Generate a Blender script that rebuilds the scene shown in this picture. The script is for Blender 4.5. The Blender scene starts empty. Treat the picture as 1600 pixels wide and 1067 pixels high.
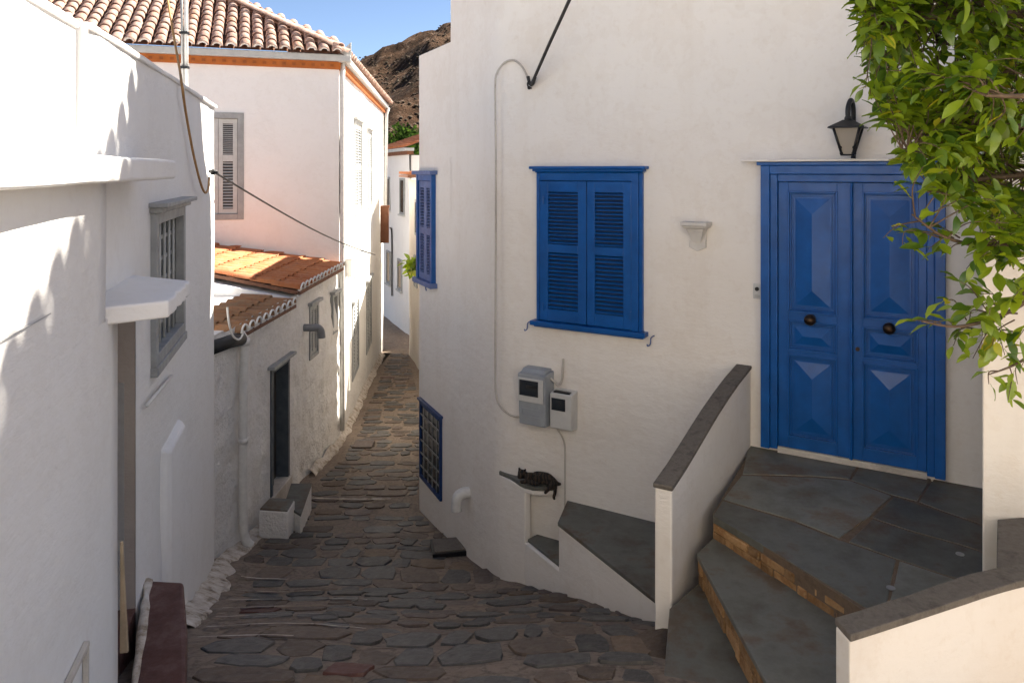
import bpy, bmesh, math, random
from mathutils import Vector, Matrix, noise, Quaternion
R = math.radians
random.seed(7)
sc = bpy.context.scene
col = sc.collection

# ------------------------------------------------------------------ camera, sky, sun, exposure
F, CX, HY = 1200.0, 800.0, 265.0            # focal length, centre column and horizon row of the 1600 px photograph
cam_d = bpy.data.cameras.new('camera'); cam = bpy.data.objects.new('camera', cam_d); col.objects.link(cam)
cam_d.sensor_width = 36; cam_d.lens = 36 * F / 1600; cam_d.shift_y = -(533.5 - HY) / 1600
cam_d.clip_start = 0.05; cam_d.clip_end = 3000
cam.location = (0, 0, 0); cam.rotation_euler = (R(90), 0, 0)
sc.camera = cam
SUN_AZ, SUN_EL = R(58.0), R(48.0)
S = Vector((math.sin(SUN_AZ) * math.cos(SUN_EL), math.cos(SUN_AZ) * math.cos(SUN_EL), math.sin(SUN_EL)))
world = bpy.data.worlds.new('World'); sc.world = world; world.use_nodes = True
wn = world.node_tree; wn.nodes.clear()
sky = wn.nodes.new('ShaderNodeTexSky'); sky.sky_type = 'NISHITA'; sky.sun_disc = False
sky.sun_elevation = SUN_EL; sky.sun_rotation = SUN_AZ; sky.altitude = 1200; sky.air_density = 0.7; sky.dust_density = 1.0; sky.ozone_density = 1.1
bg = wn.nodes.new('ShaderNodeBackground'); bg.inputs[1].default_value = 0.05
wo = wn.nodes.new('ShaderNodeOutputWorld')
wn.links.new(sky.outputs[0], bg.inputs[0]); wn.links.new(bg.outputs[0], wo.inputs[0])
sun_d = bpy.data.lights.new('sun', 'SUN'); sun_d.energy = 5.0; sun_d.angle = R(0.55); sun_d.color = (1.0, 0.92, 0.80)
sun = bpy.data.objects.new('sun', sun_d); col.objects.link(sun)
sun.rotation_euler = S.to_track_quat('Z', 'Y').to_euler(); sun.location = S * 40
vs = sc.view_settings; vs.view_transform = 'Standard'; vs.look = 'None'; vs.gamma = 1; vs.exposure = 2.0; vs.use_curve_mapping = False
sc.display_settings.display_device = 'sRGB'
sc.cycles.use_adaptive_sampling = True; sc.cycles.adaptive_threshold = 0.02
sc.cycles.max_bounces = 8; sc.cycles.diffuse_bounces = 5; sc.cycles.glossy_bounces = 2; sc.cycles.transmission_bounces = 4

# ------------------------------------------------------------------ geometry helpers
def ray(px, py): return Vector(((px - CX) / F, 1.0, (HY - py) / F))
def on_z(px, py, z):                        # point of the view line through a pixel at height z
    r = ray(px, py); return r * (z / r.z)
def at_y(px, py, y): return ray(px, py) * y

class Wall:                                 # a vertical plane: p0 + u*d, n is the side one sees
    def __init__(s, p0, d, n=None):
        s.p0 = Vector(p0[:2]); s.d = Vector(d[:2]).normalized()
        s.n = Vector((s.d.y, -s.d.x)) if n is None else Vector(n).normalized()
        if n is None and s.n.dot(s.p0) > 0: s.n = -s.n
    def uz(s, px, py):
        r = ray(px, py); t = s.n.dot(s.p0) / s.n.dot(Vector((r.x, 1)))
        p = Vector((r.x, 1)) * t
        return (p - s.p0).dot(s.d), r.z * t
    def u(s, px): return s.uz(px, 300)[0]
    def pt(s, u, z, o=0.0):
        p = s.p0 + s.d * u + s.n * o
        return Vector((p.x, p.y, z))
    def hit(s, px, py, o=0.0):
        u, z = s.uz(px, py); return s.pt(u, z, o)
    def mat(s, u, z, o=0.0):                # local x along the wall, y out of it, z up
        m = Matrix(((s.d.x, s.n.x, 0, 0), (s.d.y, s.n.y, 0, 0), (0, 0, 1, 0), (0, 0, 0, 1)))
        m.translation = s.pt(u, z, o); return m
    def off(s, o): return Wall(s.p0 + s.n * o, s.d, s.n)

class MB:
    def __init__(s): s.v = []; s.f = []
    def add(s, vs_, fs):
        b = len(s.v); s.v += [tuple(p) for p in vs_]; s.f += [tuple(b + i for i in f) for f in fs]; return s
    def hexa(s, p):                         # eight corners: bottom ring then top ring
        return s.add(p, [(3, 2, 1, 0), (4, 5, 6, 7), (0, 1, 5, 4), (1, 2, 6, 5), (2, 3, 7, 6), (3, 0, 4, 7)])
    def box(s, a, b):
        x0, y0, z0 = a; x1, y1, z1 = b
        return s.hexa([(x0, y0, z0), (x1, y0, z0), (x1, y1, z0), (x0, y1, z0), (x0, y0, z1), (x1, y0, z1), (x1, y1, z1), (x0, y1, z1)])
    def wbox(s, w, u0, u1, z0, z1, o0, o1):
        return s.hexa([w.pt(u0, z0, o0), w.pt(u1, z0, o0), w.pt(u1, z0, o1), w.pt(u0, z0, o1), w.pt(u0, z1, o0), w.pt(u1, z1, o0), w.pt(u1, z1, o1), w.pt(u0, z1, o1)])
    def frame(s, w, u0, u1, z0, z1, t, o0, o1):     # four bars butted end to end
        s.wbox(w, u0, u0 + t, z0, z1, o0, o1); s.wbox(w, u1 - t, u1, z0, z1, o0, o1)
        s.wbox(w, u0 + t, u1 - t, z1 - t, z1, o0, o1); s.wbox(w, u0 + t, u1 - t, z0, z0 + t, o0, o1); return s
    def prism(s, poly, z0, z1):             # plan polygon pushed up; z1 may be a list
        n = len(poly); zt = z1 if isinstance(z1, (list, tuple)) else [z1] * n; zb = z0 if isinstance(z0, (list, tuple)) else [z0] * n
        v = [(p[0], p[1], zb[i]) for i, p in enumerate(poly)] + [(p[0], p[1], zt[i]) for i, p in enumerate(poly)]
        return s.add(v, [tuple(range(n))[::-1], tuple(range(n, 2 * n))] + [(i, (i + 1) % n, n + (i + 1) % n, n + i) for i in range(n)])
    def tube(s, pts, r, seg=8, caps=True):
        pts = [Vector(p) for p in pts]; n = len(pts); rr = r if isinstance(r, (list, tuple)) else [r] * n
        b = len(s.v); up = Vector((0.13, 0.21, 0.97)); prev = None
        for i, p in enumerate(pts):
            t = (pts[min(i + 1, n - 1)] - pts[max(i - 1, 0)]).normalized()
            a = (prev if prev is not None else up); a = a - t * a.dot(t)
            if a.length < 1e-4: a = Vector((1, 0, 0)) - t * t.x
            a.normalize(); prev = a; c = t.cross(a)
            for k in range(seg):
                th = 2 * math.pi * k / seg
                s.v.append(tuple(p + (a * math.cos(th) + c * math.sin(th)) * rr[i]))
        for i in range(n - 1):
            for k in range(seg):
                k2 = (k + 1) % seg
                s.f.append((b + i * seg + k, b + i * seg + k2, b + (i + 1) * seg + k2, b + (i + 1) * seg + k))
        if caps:
            s.f.append(tuple(b + k for k in range(seg))[::-1]); s.f.append(tuple(b + (n - 1) * seg + k for k in range(seg)))
        return s
    def ball(s, c, r, seg=12, rings=7, sc_=(1, 1, 1)):
        c = Vector(c); b = len(s.v)
        for i in range(rings + 1):
            ph = math.pi * i / rings
            for k in range(seg):
                th = 2 * math.pi * k / seg
                s.v.append((c.x + r * sc_[0] * math.sin(ph) * math.cos(th), c.y + r * sc_[1] * math.sin(ph) * math.sin(th), c.z + r * sc_[2] * math.cos(ph)))
        for i in range(rings):
            for k in range(seg):
                k2 = (k + 1) % seg
                s.f.append((b + i * seg + k, b + (i + 1) * seg + k, b + (i + 1) * seg + k2, b + i * seg + k2))
        return s
    def mesh(s, name, m, smooth=False):
        me = bpy.data.meshes.new(name); me.from_pydata(s.v, [], s.f)
        bm = bmesh.new(); bm.from_mesh(me); bmesh.ops.recalc_face_normals(bm, faces=bm.faces); bm.to_mesh(me); bm.free()
        if smooth: me.polygons.foreach_set('use_smooth', [True] * len(me.polygons))
        for mm in (m if isinstance(m, list) else [m]): me.materials.append(mm)
        me.update(); return me
    def build(s, name, m, parent=None, smooth=False, bevel=0, seg=2):
        o = put(name, s.mesh(name, m, smooth), None, parent)
        if bevel:
            b = o.modifiers.new('bevel', 'BEVEL'); b.width = bevel; b.segments = seg; b.limit_method = 'ANGLE'; b.angle_limit = R(40)
        return o

def ribbon(secs):                                             # secs: list of (inner xy, outer xy, z bottom, z top)
    b = MB()
    for a_, c_, zb_, zt_ in secs: b.v += [(a_.x, a_.y, zb_), (c_.x, c_.y, zb_), (c_.x, c_.y, zt_), (a_.x, a_.y, zt_)]
    for i in range(len(secs) - 1):
        for k in range(4): b.f.append((i * 4 + k, i * 4 + (k + 1) % 4, i * 4 + 4 + (k + 1) % 4, i * 4 + 4 + k))
    b.f += [(0, 1, 2, 3), tuple(len(b.v) - 4 + k for k in range(4))]
    return b
WM = {}
def put(name, me, M=None, parent=None):
    o = bpy.data.objects.new(name, me); col.objects.link(o)
    M = M or Matrix.Identity(4); o.matrix_basis = M; WM[o.name] = M.copy()
    if parent is not None:
        o.parent = parent; o.matrix_parent_inverse = WM[parent.name].inverted()
    return o
def thing(name, loc, label, cat, group=None):
    o = bpy.data.objects.new(name, None); col.objects.link(o); o.empty_display_size = 0.2
    o.location = loc; WM[o.name] = Matrix.Translation(loc)
    return tag(o, label, cat, group)
def tag(o, label=None, cat=None, group=None, kind=None):
    if label: o['label'] = label
    if cat: o['category'] = cat
    if group: o['group'] = group
    if kind: o['kind'] = kind
    return o
def lerp(a, b, t): return a + (b - a) * t
def smooth_pts(pts, n=6):                   # Catmull-Rom through the points
    P = [Vector(p) for p in pts]; out = []
    for i in range(len(P) - 1):
        p0, p1, p2, p3 = P[max(i - 1, 0)], P[i], P[i + 1], P[min(i + 2, len(P) - 1)]
        for k in range(n):
            t = k / n
            out.append(0.5 * ((2 * p1) + (p2 - p0) * t + (2 * p0 - 5 * p1 + 4 * p2 - p3) * t * t + (3 * p1 - p0 - 3 * p2 + p3) * t ** 3))
    return out + [P[-1]]

# ------------------------------------------------------------------ materials
def nodes(name):
    m = bpy.data.materials.new(name); m.use_nodes = True; t = m.node_tree; t.nodes.clear()
    out = t.nodes.new('ShaderNodeOutputMaterial'); b = t.nodes.new('ShaderNodeBsdfPrincipled')
    t.links.new(b.outputs[0], out.inputs[0]); return m, t, b, out
def N(t, kind, **kw):
    n = t.nodes.new(kind)
    for k, v in kw.items():
        if k in n.inputs: n.inputs[k].default_value = v
        else: setattr(n, k, v)
    return n
def coords(t, kind='Object', scale=None):
    tc = N(t, 'ShaderNodeTexCoord')
    if scale is None: return tc.outputs[kind]
    mp = N(t, 'ShaderNodeMapping'); mp.inputs['Scale'].default_value = scale
    t.links.new(tc.outputs[kind], mp.inputs[0]); return mp.outputs[0]
def noise_n(t, vec, scale, detail=4, rough=0.6):
    n = N(t, 'ShaderNodeTexNoise'); n.inputs['Scale'].default_value = scale; n.inputs['Detail'].default_value = detail; n.inputs['Roughness'].default_value = rough
    t.links.new(vec, n.inputs['Vector']); return n.outputs['Fac']
def ramp(t, fac, stops):
    r = N(t, 'ShaderNodeValToRGB'); e = r.color_ramp.elements
    while len(e) > 1: e.remove(e[-1])
    e[0].position = stops[0][0]; e[0].color = (*stops[0][1], 1)
    for p, c in stops[1:]:
        x = e.new(p); x.color = (*c, 1)
    t.links.new(fac, r.inputs[0]); return r.outputs[0]
def mixc(t, fac, a, b, mode='MIX'):
    n = N(t, 'ShaderNodeMix', data_type='RGBA', blend_type=mode)
    for sock, v in ((n.inputs[0], fac), (n.inputs[6], a), (n.inputs[7], b)):
        if isinstance(v, (int, float)): sock.default_value = v
        elif isinstance(v, tuple): sock.default_value = (*v, 1)
        else: t.links.new(v, sock)
    return n.outputs[2]
def bump(t, b, h, dist, strength=1.0, prev=None):
    n = N(t, 'ShaderNodeBump'); n.inputs['Distance'].default_value = dist; n.inputs['Strength'].default_value = strength
    t.links.new(h, n.inputs['Height'])
    if prev: t.links.new(prev, n.inputs['Normal'])
    t.links.new(n.outputs[0], b.inputs['Normal']); return n.outputs[0]
def g3(v): return (v, v, v)

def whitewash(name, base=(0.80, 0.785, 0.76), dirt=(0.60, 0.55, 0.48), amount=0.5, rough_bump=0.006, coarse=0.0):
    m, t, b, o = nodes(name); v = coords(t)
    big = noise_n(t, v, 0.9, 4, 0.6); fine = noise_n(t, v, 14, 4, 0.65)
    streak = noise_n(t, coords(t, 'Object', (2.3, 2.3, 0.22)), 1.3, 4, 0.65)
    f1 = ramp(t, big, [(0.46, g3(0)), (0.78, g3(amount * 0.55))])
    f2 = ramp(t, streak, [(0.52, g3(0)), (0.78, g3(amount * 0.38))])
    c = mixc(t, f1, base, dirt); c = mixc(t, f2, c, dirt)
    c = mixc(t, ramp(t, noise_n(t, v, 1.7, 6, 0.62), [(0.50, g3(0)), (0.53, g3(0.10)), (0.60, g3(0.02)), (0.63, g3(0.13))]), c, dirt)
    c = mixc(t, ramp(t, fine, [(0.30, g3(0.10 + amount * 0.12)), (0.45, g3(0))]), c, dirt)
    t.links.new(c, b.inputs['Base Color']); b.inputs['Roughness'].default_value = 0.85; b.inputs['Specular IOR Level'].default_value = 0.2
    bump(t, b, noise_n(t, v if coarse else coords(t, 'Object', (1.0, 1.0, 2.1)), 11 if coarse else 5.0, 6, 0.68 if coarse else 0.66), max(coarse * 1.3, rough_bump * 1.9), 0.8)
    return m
def paint(name, c, rough=0.4, var=0.12, b_d=0.0008, wear=None, wear_amt=0.0):
    m, t, b, o = nodes(name); v = coords(t)
    f = noise_n(t, v, 7, 6, 0.65)
    cc = ramp(t, f, [(0.3, tuple(x * (1 - var) for x in c)), (0.7, tuple(min(1, x * (1 + var)) for x in c))])
    if wear: cc = mixc(t, ramp(t, noise_n(t, v, 21, 7, 0.7), [(0.62, g3(0)), (0.74, g3(wear_amt))]), cc, wear)
    t.links.new(cc, b.inputs['Base Color']); b.inputs['Specular IOR Level'].default_value = 0.4
    t.links.new(ramp(t, noise_n(t, v, 12, 4), [(0.3, g3(rough * 0.8)), (0.7, g3(min(1, rough * 1.25)))]), b.inputs['Roughness'])
    bump(t, b, noise_n(t, coords(t, 'Object', (60, 60, 9)), 1.5, 4, 0.6), b_d, 0.7); return m
def stone(name, cols, scale=6, rough=0.75, bd=0.006, rnd=True, worn=0.0):
    m, t, b, o = nodes(name); v = coords(t)
    f = noise_n(t, v, scale, 7, 0.68); k = len(cols)
    c = ramp(t, f, [(0.28 + 0.46 * i / max(1, k - 1), cols[i]) for i in range(k)])
    if rnd:
        oi = N(t, 'ShaderNodeObjectInfo'); hs = N(t, 'ShaderNodeHueSaturation')
        mr = N(t, 'ShaderNodeMapRange'); mr.inputs[3].default_value = 0.70; mr.inputs[4].default_value = 1.35
        t.links.new(oi.outputs['Random'], mr.inputs[0]); t.links.new(mr.outputs[0], hs.inputs['Value'])
        t.links.new(c, hs.inputs['Color']); c = hs.outputs[0]
    if worn: c = mixc(t, ramp(t, noise_n(t, v, scale * 2.6, 5, 0.75), [(0.56, g3(0)), (0.70, g3(worn))]), c, (0.19, 0.16, 0.13))
    t.links.new(c, b.inputs['Base Color']); b.inputs['Specular IOR Level'].default_value = 0.35
    t.links.new(ramp(t, noise_n(t, v, scale * 3, 4), [(0.3, g3(rough * 0.75)), (0.7, g3(min(1, rough * 1.15)))]), b.inputs['Roughness'])
    bump(t, b, noise_n(t, v, scale * 2.2, 6, 0.72), bd * 1.2, 0.9)
    return m
def plain(name, c, rough=0.5, metal=0.0, var=0.1):
    m, t, b, o = nodes(name); v = coords(t)
    cc = ramp(t, noise_n(t, v, 18, 5, 0.6), [(0.3, tuple(x * (1 - var) for x in c)), (0.7, tuple(min(1, x * (1 + var)) for x in c))])
    t.links.new(cc, b.inputs['Base Color']); b.inputs['Roughness'].default_value = rough; b.inputs['Metallic'].default_value = metal; return m

M = {}
M['white'] = whitewash('whitewash', base=(0.82, 0.775, 0.715), dirt=(0.60, 0.50, 0.39), amount=0.42)
M['white_left'] = whitewash('whitewash_cool', base=(0.80, 0.79, 0.775), dirt=(0.62, 0.58, 0.53), amount=0.30)
M['white_rough'] = whitewash('whitewash_rough', base=(0.81, 0.795, 0.77), dirt=(0.56, 0.50, 0.43), amount=0.55, rough_bump=0.010, coarse=0.045)
M['white_base'] = whitewash('whitewash_grubby', base=(0.60, 0.56, 0.50), dirt=(0.26, 0.20, 0.15), amount=1.3, rough_bump=0.012, coarse=0.02)
M['reveal'] = whitewash('shade_toned_reveal', base=(0.42, 0.37, 0.33), dirt=(0.3, 0.24, 0.2), amount=0.8)  # shade of the door recess put into the colour, darker than the wall
M['cream'] = whitewash('limewash_cream', base=(0.77, 0.72, 0.65), dirt=(0.58, 0.47, 0.34), amount=0.6)
def m_footing():
    m, t, b, o = nodes('limed_cement_footing'); v = coords(t)
    c = ramp(t, noise_n(t, v, 7, 7, 0.72), [(0.34, (0.14, 0.10, 0.07)), (0.42, (0.34, 0.28, 0.21)), (0.50, (0.50, 0.44, 0.37)), (0.66, (0.66, 0.62, 0.56))])
    t.links.new(c, b.inputs['Base Color']); b.inputs['Roughness'].default_value = 0.9
    bump(t, b, noise_n(t, v, 15, 5, 0.65), 0.018, 0.8); return m
M['footing'] = m_footing()
M['blue'] = paint('blue_paint', (0.0025, 0.080, 0.30), 0.36, 0.18, wear=(0.012, 0.13, 0.40), wear_amt=0.55)
M['blue_dark'] = paint('dark_blue_paint', (0.008, 0.035, 0.13), 0.5, 0.15)
M['blue_pale'] = paint('blue_paint_weathered', (0.10, 0.15, 0.32), 0.5, 0.15)
M['grey_wood'] = paint('grey_painted_wood', (0.30, 0.31, 0.31), 0.6, 0.18, wear=(0.16, 0.14, 0.12), wear_amt=0.5)
M['grey_light'] = paint('pale_grey_painted_wood', (0.46, 0.47, 0.46), 0.55, 0.10)
M['slate_door'] = paint('slate_blue_painted_wood', (0.075, 0.09, 0.105), 0.6, 0.25)
M['orange'] = paint('orange_cornice_paint', (0.40, 0.115, 0.018), 0.7, 0.15)
M['stud'] = paint('dark_orange_paint', (0.27, 0.075, 0.015), 0.7, 0.15)
M['brown_paint'] = stone('brown_floor_paint', [(0.065, 0.024, 0.018), (0.105, 0.046, 0.036), (0.16, 0.10, 0.085)], 7, 0.6, 0.004, False)
M['pvc'] = plain('white_pipe_plastic', (0.66, 0.65, 0.62), 0.45)
M['pvc_grey'] = plain('grey_pipe_plastic', (0.20, 0.21, 0.22), 0.45)
M['black'] = plain('black_rubber', (0.018, 0.017, 0.016), 0.55)
M['iron'] = plain('black_iron', (0.02, 0.02, 0.021), 0.42, 0.4)
M['bronze'] = plain('dark_bronze', (0.06, 0.035, 0.02), 0.35, 0.8)
M['steel'] = plain('dull_steel', (0.36, 0.36, 0.35), 0.45, 0.6)
M['cable_tan'] = plain('tan_cable', (0.36, 0.20, 0.07), 0.7)
M['meter_grey'] = paint('grey_meter_case', (0.30, 0.32, 0.34), 0.5, 0.12, wear=(0.45, 0.44, 0.42), wear_amt=0.6)
M['meter_white'] = paint('white_meter_case', (0.56, 0.55, 0.52), 0.5, 0.08, wear=(0.25, 0.22, 0.2), wear_amt=0.4)
M['dark_glass'] = plain('dark_glass', (0.02, 0.024, 0.028), 0.12)
M['void'] = plain('dark_room', (0.03, 0.028, 0.026), 0.9)
M['void_blue'] = plain('dark_blue_backing', (0.004, 0.018, 0.06), 0.8)
M['slate'] = stone('slate_slab', [(0.085, 0.060, 0.040), (0.105, 0.102, 0.084), (0.135, 0.136, 0.118), (0.112, 0.080, 0.052), (0.150, 0.148, 0.130)], 2.4, 0.58, 0.004)
M['coping'] = stone('grey_cement_coping', [(0.071, 0.060, 0.048), (0.146, 0.126, 0.104), (0.105, 0.088, 0.071)], 13, 0.85, 0.008, False)
M['mortar_brown'] = stone('brown_mortar', [(0.085, 0.058, 0.038), (0.15, 0.105, 0.07), (0.11, 0.08, 0.058)], 12, 0.9, 0.006, False)
M['ochre'] = stone('ochre_riser_stone', [(0.136, 0.064, 0.024), (0.357, 0.212, 0.098), (0.230, 0.115, 0.043), (0.442, 0.306, 0.170)], 7, 0.85, 0.016)
M['cob_slate'] = stone('blue_grey_cobble', [(0.039, 0.036, 0.033), (0.083, 0.077, 0.069), (0.056, 0.051, 0.044)], 6, 0.6, 0.008, worn=0.5)
M['cob_brown'] = stone('brown_cobble', [(0.053, 0.038, 0.027), (0.122, 0.087, 0.063), (0.083, 0.060, 0.044)], 6, 0.68, 0.008, worn=0.5)
M['cob_mauve'] = stone('dull_red_brown_cobble', [(0.052, 0.037, 0.029), (0.116, 0.083, 0.065), (0.076, 0.055, 0.045)], 6, 0.65, 0.008, worn=0.5)
M['cob_red'] = stone('red_cobble', [(0.074, 0.026, 0.019), (0.129, 0.056, 0.043), (0.095, 0.039, 0.030)], 6, 0.7, 0.008, worn=0.5)
M['cob_tan'] = stone('tan_cobble', [(0.079, 0.053, 0.029), (0.159, 0.109, 0.070), (0.112, 0.079, 0.053)], 6, 0.75, 0.008, worn=0.5)
M['cat'] = None
M['corbel'] = paint('grey_white_plaster', (0.60, 0.57, 0.53), 0.8, 0.1)
M['plank'] = paint('bare_plank', (0.50, 0.39, 0.26), 0.7, 0.18)
M['brown_panel'] = paint('brown_panel_paint', (0.17, 0.07, 0.035), 0.7, 0.15)

def terracotta(name, cols, lichen):
    m, t, b, o = nodes(name); v = coords(t); oi = N(t, 'ShaderNodeObjectInfo')
    c = ramp(t, oi.outputs['Random'], [(i / (len(cols) - 1), cc) for i, cc in enumerate(cols)])
    add = N(t, 'ShaderNodeVectorMath', operation='ADD'); t.links.new(v, add.inputs[0])
    cmb = N(t, 'ShaderNodeCombineXYZ'); ml = N(t, 'ShaderNodeMath', operation='MULTIPLY'); ml.inputs[1].default_value = 57
    t.links.new(oi.outputs['Random'], ml.inputs[0]); t.links.new(ml.outputs[0], cmb.inputs[0]); t.links.new(ml.outputs[0], cmb.inputs[1]); t.links.new(cmb.outputs[0], add.inputs[1])
    f = noise_n(t, add.outputs[0], 9, 6, 0.7)
    c = mixc(t, ramp(t, f, [(0.42, g3(0)), (0.68, g3(0.75))]), c, lichen)
    c = mixc(t, ramp(t, noise_n(t, add.outputs[0], 24, 5, 0.7), [(0.30, g3(0.5)), (0.45, g3(0))]), c, (0.10, 0.05, 0.035))
    t.links.new(c, b.inputs['Base Color']); b.inputs['Roughness'].default_value = 0.85
    bump(t, b, noise_n(t, add.outputs[0], 30, 5, 0.7), 0.004, 0.8); return m
M['tile_old'] = terracotta('weathered_roof_tile', [(0.377, 0.205, 0.148), (0.443, 0.279, 0.213), (0.328, 0.180, 0.131), (0.459, 0.303, 0.238), (0.410, 0.189, 0.098)], (0.58, 0.46, 0.39))
M['tile_new'] = terracotta('orange_roof_tile', [(0.440, 0.141, 0.044), (0.493, 0.185, 0.066), (0.387, 0.114, 0.035), (0.458, 0.167, 0.070)], (0.46, 0.22, 0.12))
M['tile_brown'] = terracotta('brown_roof_tile', [(0.30, 0.14, 0.06), (0.36, 0.18, 0.085), (0.25, 0.12, 0.055)], (0.26, 0.19, 0.11))
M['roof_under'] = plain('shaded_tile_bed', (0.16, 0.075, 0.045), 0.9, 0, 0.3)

def m_ground():
    m, t, b, o = nodes('street_mortar'); v = coords(t)
    c = ramp(t, noise_n(t, v, 2.6, 8, 0.68), [(0.25, (0.133, 0.102, 0.073)), (0.45, (0.246, 0.194, 0.149)), (0.6, (0.203, 0.151, 0.109)), (0.75, (0.336, 0.281, 0.223))])
    c = mixc(t, ramp(t, noise_n(t, v, 22, 6, 0.7), [(0.35, g3(0.55)), (0.5, g3(0))]), c, (0.05, 0.036, 0.028))
    vo = N(t, 'ShaderNodeTexVoronoi'); vo.inputs['Scale'].default_value = 5.0; vo.feature = 'DISTANCE_TO_EDGE'; t.links.new(v, vo.inputs['Vector'])
    c = mixc(t, ramp(t, vo.outputs['Distance'], [(0.0, g3(0.35)), (0.06, g3(0))]), c, (0.06, 0.042, 0.03))
    t.links.new(c, b.inputs['Base Color']); b.inputs['Roughness'].default_value = 0.85; b.inputs['Specular IOR Level'].default_value = 0.3
    p = bump(t, b, noise_n(t, v, 9, 6, 0.65), 0.02, 0.8); bump(t, b, noise_n(t, v, 60, 5, 0.7), 0.004, 0.8, p); return m
M['ground'] = m_ground()
def m_hill():
    m, t, b, o = nodes('dry_rocky_scrub'); v = coords(t)
    c = ramp(t, noise_n(t, v, 0.10, 7, 0.74), [(0.32, (0.024, 0.014, 0.009)), (0.44, (0.061, 0.032, 0.018)), (0.54, (0.101, 0.055, 0.031)), (0.66, (0.162, 0.102, 0.066)), (0.8, (0.230, 0.162, 0.116))])
    c = mixc(t, ramp(t, noise_n(t, v, 0.9, 6, 0.78), [(0.38, g3(0.85)), (0.50, g3(0))]), c, (0.019, 0.016, 0.007))
    c = mixc(t, ramp(t, noise_n(t, coords(t, 'Object', (1, 1, 0.3)), 0.55, 6, 0.8), [(0.55, g3(0)), (0.64, g3(0.75))]), c, (0.324, 0.228, 0.165))
    t.links.new(c, b.inputs['Base Color']); b.inputs['Roughness'].default_value = 0.95; b.inputs['Specular IOR Level'].default_value = 0.1
    bump(t, b, noise_n(t, v, 0.7, 7, 0.8), 2.2, 1.0); return m
M['hill'] = m_hill()
M['scrub'] = plain('dry_scrub', (0.055, 0.038, 0.020), 0.95, 0, 0.5)
M['rock'] = plain('pale_rock', (0.12, 0.085, 0.062), 0.95, 0, 0.4)
M['earth'] = plain('dry_earth', (0.16, 0.12, 0.085), 0.95, 0, 0.3)
def m_leaf(name, lo, hi, yellow, gloss=1.4):
    m, t, b, o = nodes(name); t.nodes.remove(b)
    oi = N(t, 'ShaderNodeObjectInfo'); at = N(t, 'ShaderNodeAttribute', attribute_name='tint')
    ad = N(t, 'ShaderNodeMath', operation='ADD'); t.links.new(oi.outputs['Random'], ad.inputs[0]); t.links.new(at.outputs['Fac'], ad.inputs[1])
    fr = N(t, 'ShaderNodeMath', operation='FRACT'); t.links.new(ad.outputs[0], fr.inputs[0])
    mid = tuple((a + c) / 2 for a, c in zip(lo, hi))
    c = ramp(t, fr.outputs[0], [(0.0, lo), (0.40, mid), (0.88, hi), (0.965, hi), (0.985, yellow)])
    d = N(t, 'ShaderNodeBsdfDiffuse'); tr = N(t, 'ShaderNodeBsdfTranslucent'); gl = N(t, 'ShaderNodeBsdfGlossy'); gl.inputs['Roughness'].default_value = 0.38
    gl.inputs['Color'].default_value = (0.9, 0.95, 0.85, 1)
    t.links.new(c, d.inputs[0]); br = N(t, 'ShaderNodeHueSaturation'); br.inputs['Value'].default_value = 1.7; br.inputs['Saturation'].default_value = 1.1; br.inputs['Hue'].default_value = 0.485
    t.links.new(c, br.inputs['Color']); t.links.new(br.outputs[0], tr.inputs[0])
    m1 = N(t, 'ShaderNodeMixShader'); m1.inputs[0].default_value = 0.45; t.links.new(d.outputs[0], m1.inputs[1]); t.links.new(tr.outputs[0], m1.inputs[2])
    m2 = N(t, 'ShaderNodeMixShader'); m2.inputs[0].default_value = 0.06 if gloss else 0.0; t.links.new(m1.outputs[0], m2.inputs[1]); t.links.new(gl.outputs[0], m2.inputs[2])
    t.links.new(m2.outputs[0], o.inputs[0]); return m
M['leaf'] = m_leaf('citrus_leaf', (0.045, 0.105, 0.009), (0.24, 0.33, 0.018), (0.42, 0.40, 0.025))
M['leaf_far'] = m_leaf('dark_tree_leaf', (0.012, 0.028, 0.008), (0.035, 0.065, 0.014), (0.05, 0.075, 0.02), 0.0)
M['bark'] = stone('twig_bark', [(0.07, 0.045, 0.028), (0.16, 0.11, 0.07)], 30, 0.9, 0.002, False)
def m_cat():
    m, t, b, o = nodes('tabby_fur'); v = coords(t)
    w = N(t, 'ShaderNodeTexWave'); w.inputs['Scale'].default_value = 9; w.inputs['Distortion'].default_value = 7; w.inputs['Detail'].default_value = 4; w.inputs['Detail Scale'].default_value = 2.5; t.links.new(v, w.inputs['Vector'])
    c = ramp(t, w.outputs['Fac'], [(0.25, (0.010, 0.008, 0.006)), (0.6, (0.034, 0.022, 0.013)), (0.95, (0.065, 0.042, 0.024))])
    t.links.new(c, b.inputs['Base Color']); b.inputs['Roughness'].default_value = 0.9
    bump(t, b, noise_n(t, coords(t, 'Object', (40, 40, 40)), 4, 6, 0.8), 0.006, 1.0); return m
M['cat'] = m_cat()
def m_lampglass():
    m, t, b, o = nodes('frosted_lamp_glass'); b.inputs['Base Color'].default_value = (0.50, 0.44, 0.36, 1)
    b.inputs['Roughness'].default_value = 0.35; b.inputs['Transmission Weight'].default_value = 0.35; return m
M['lamp_glass'] = m_lampglass()

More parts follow.
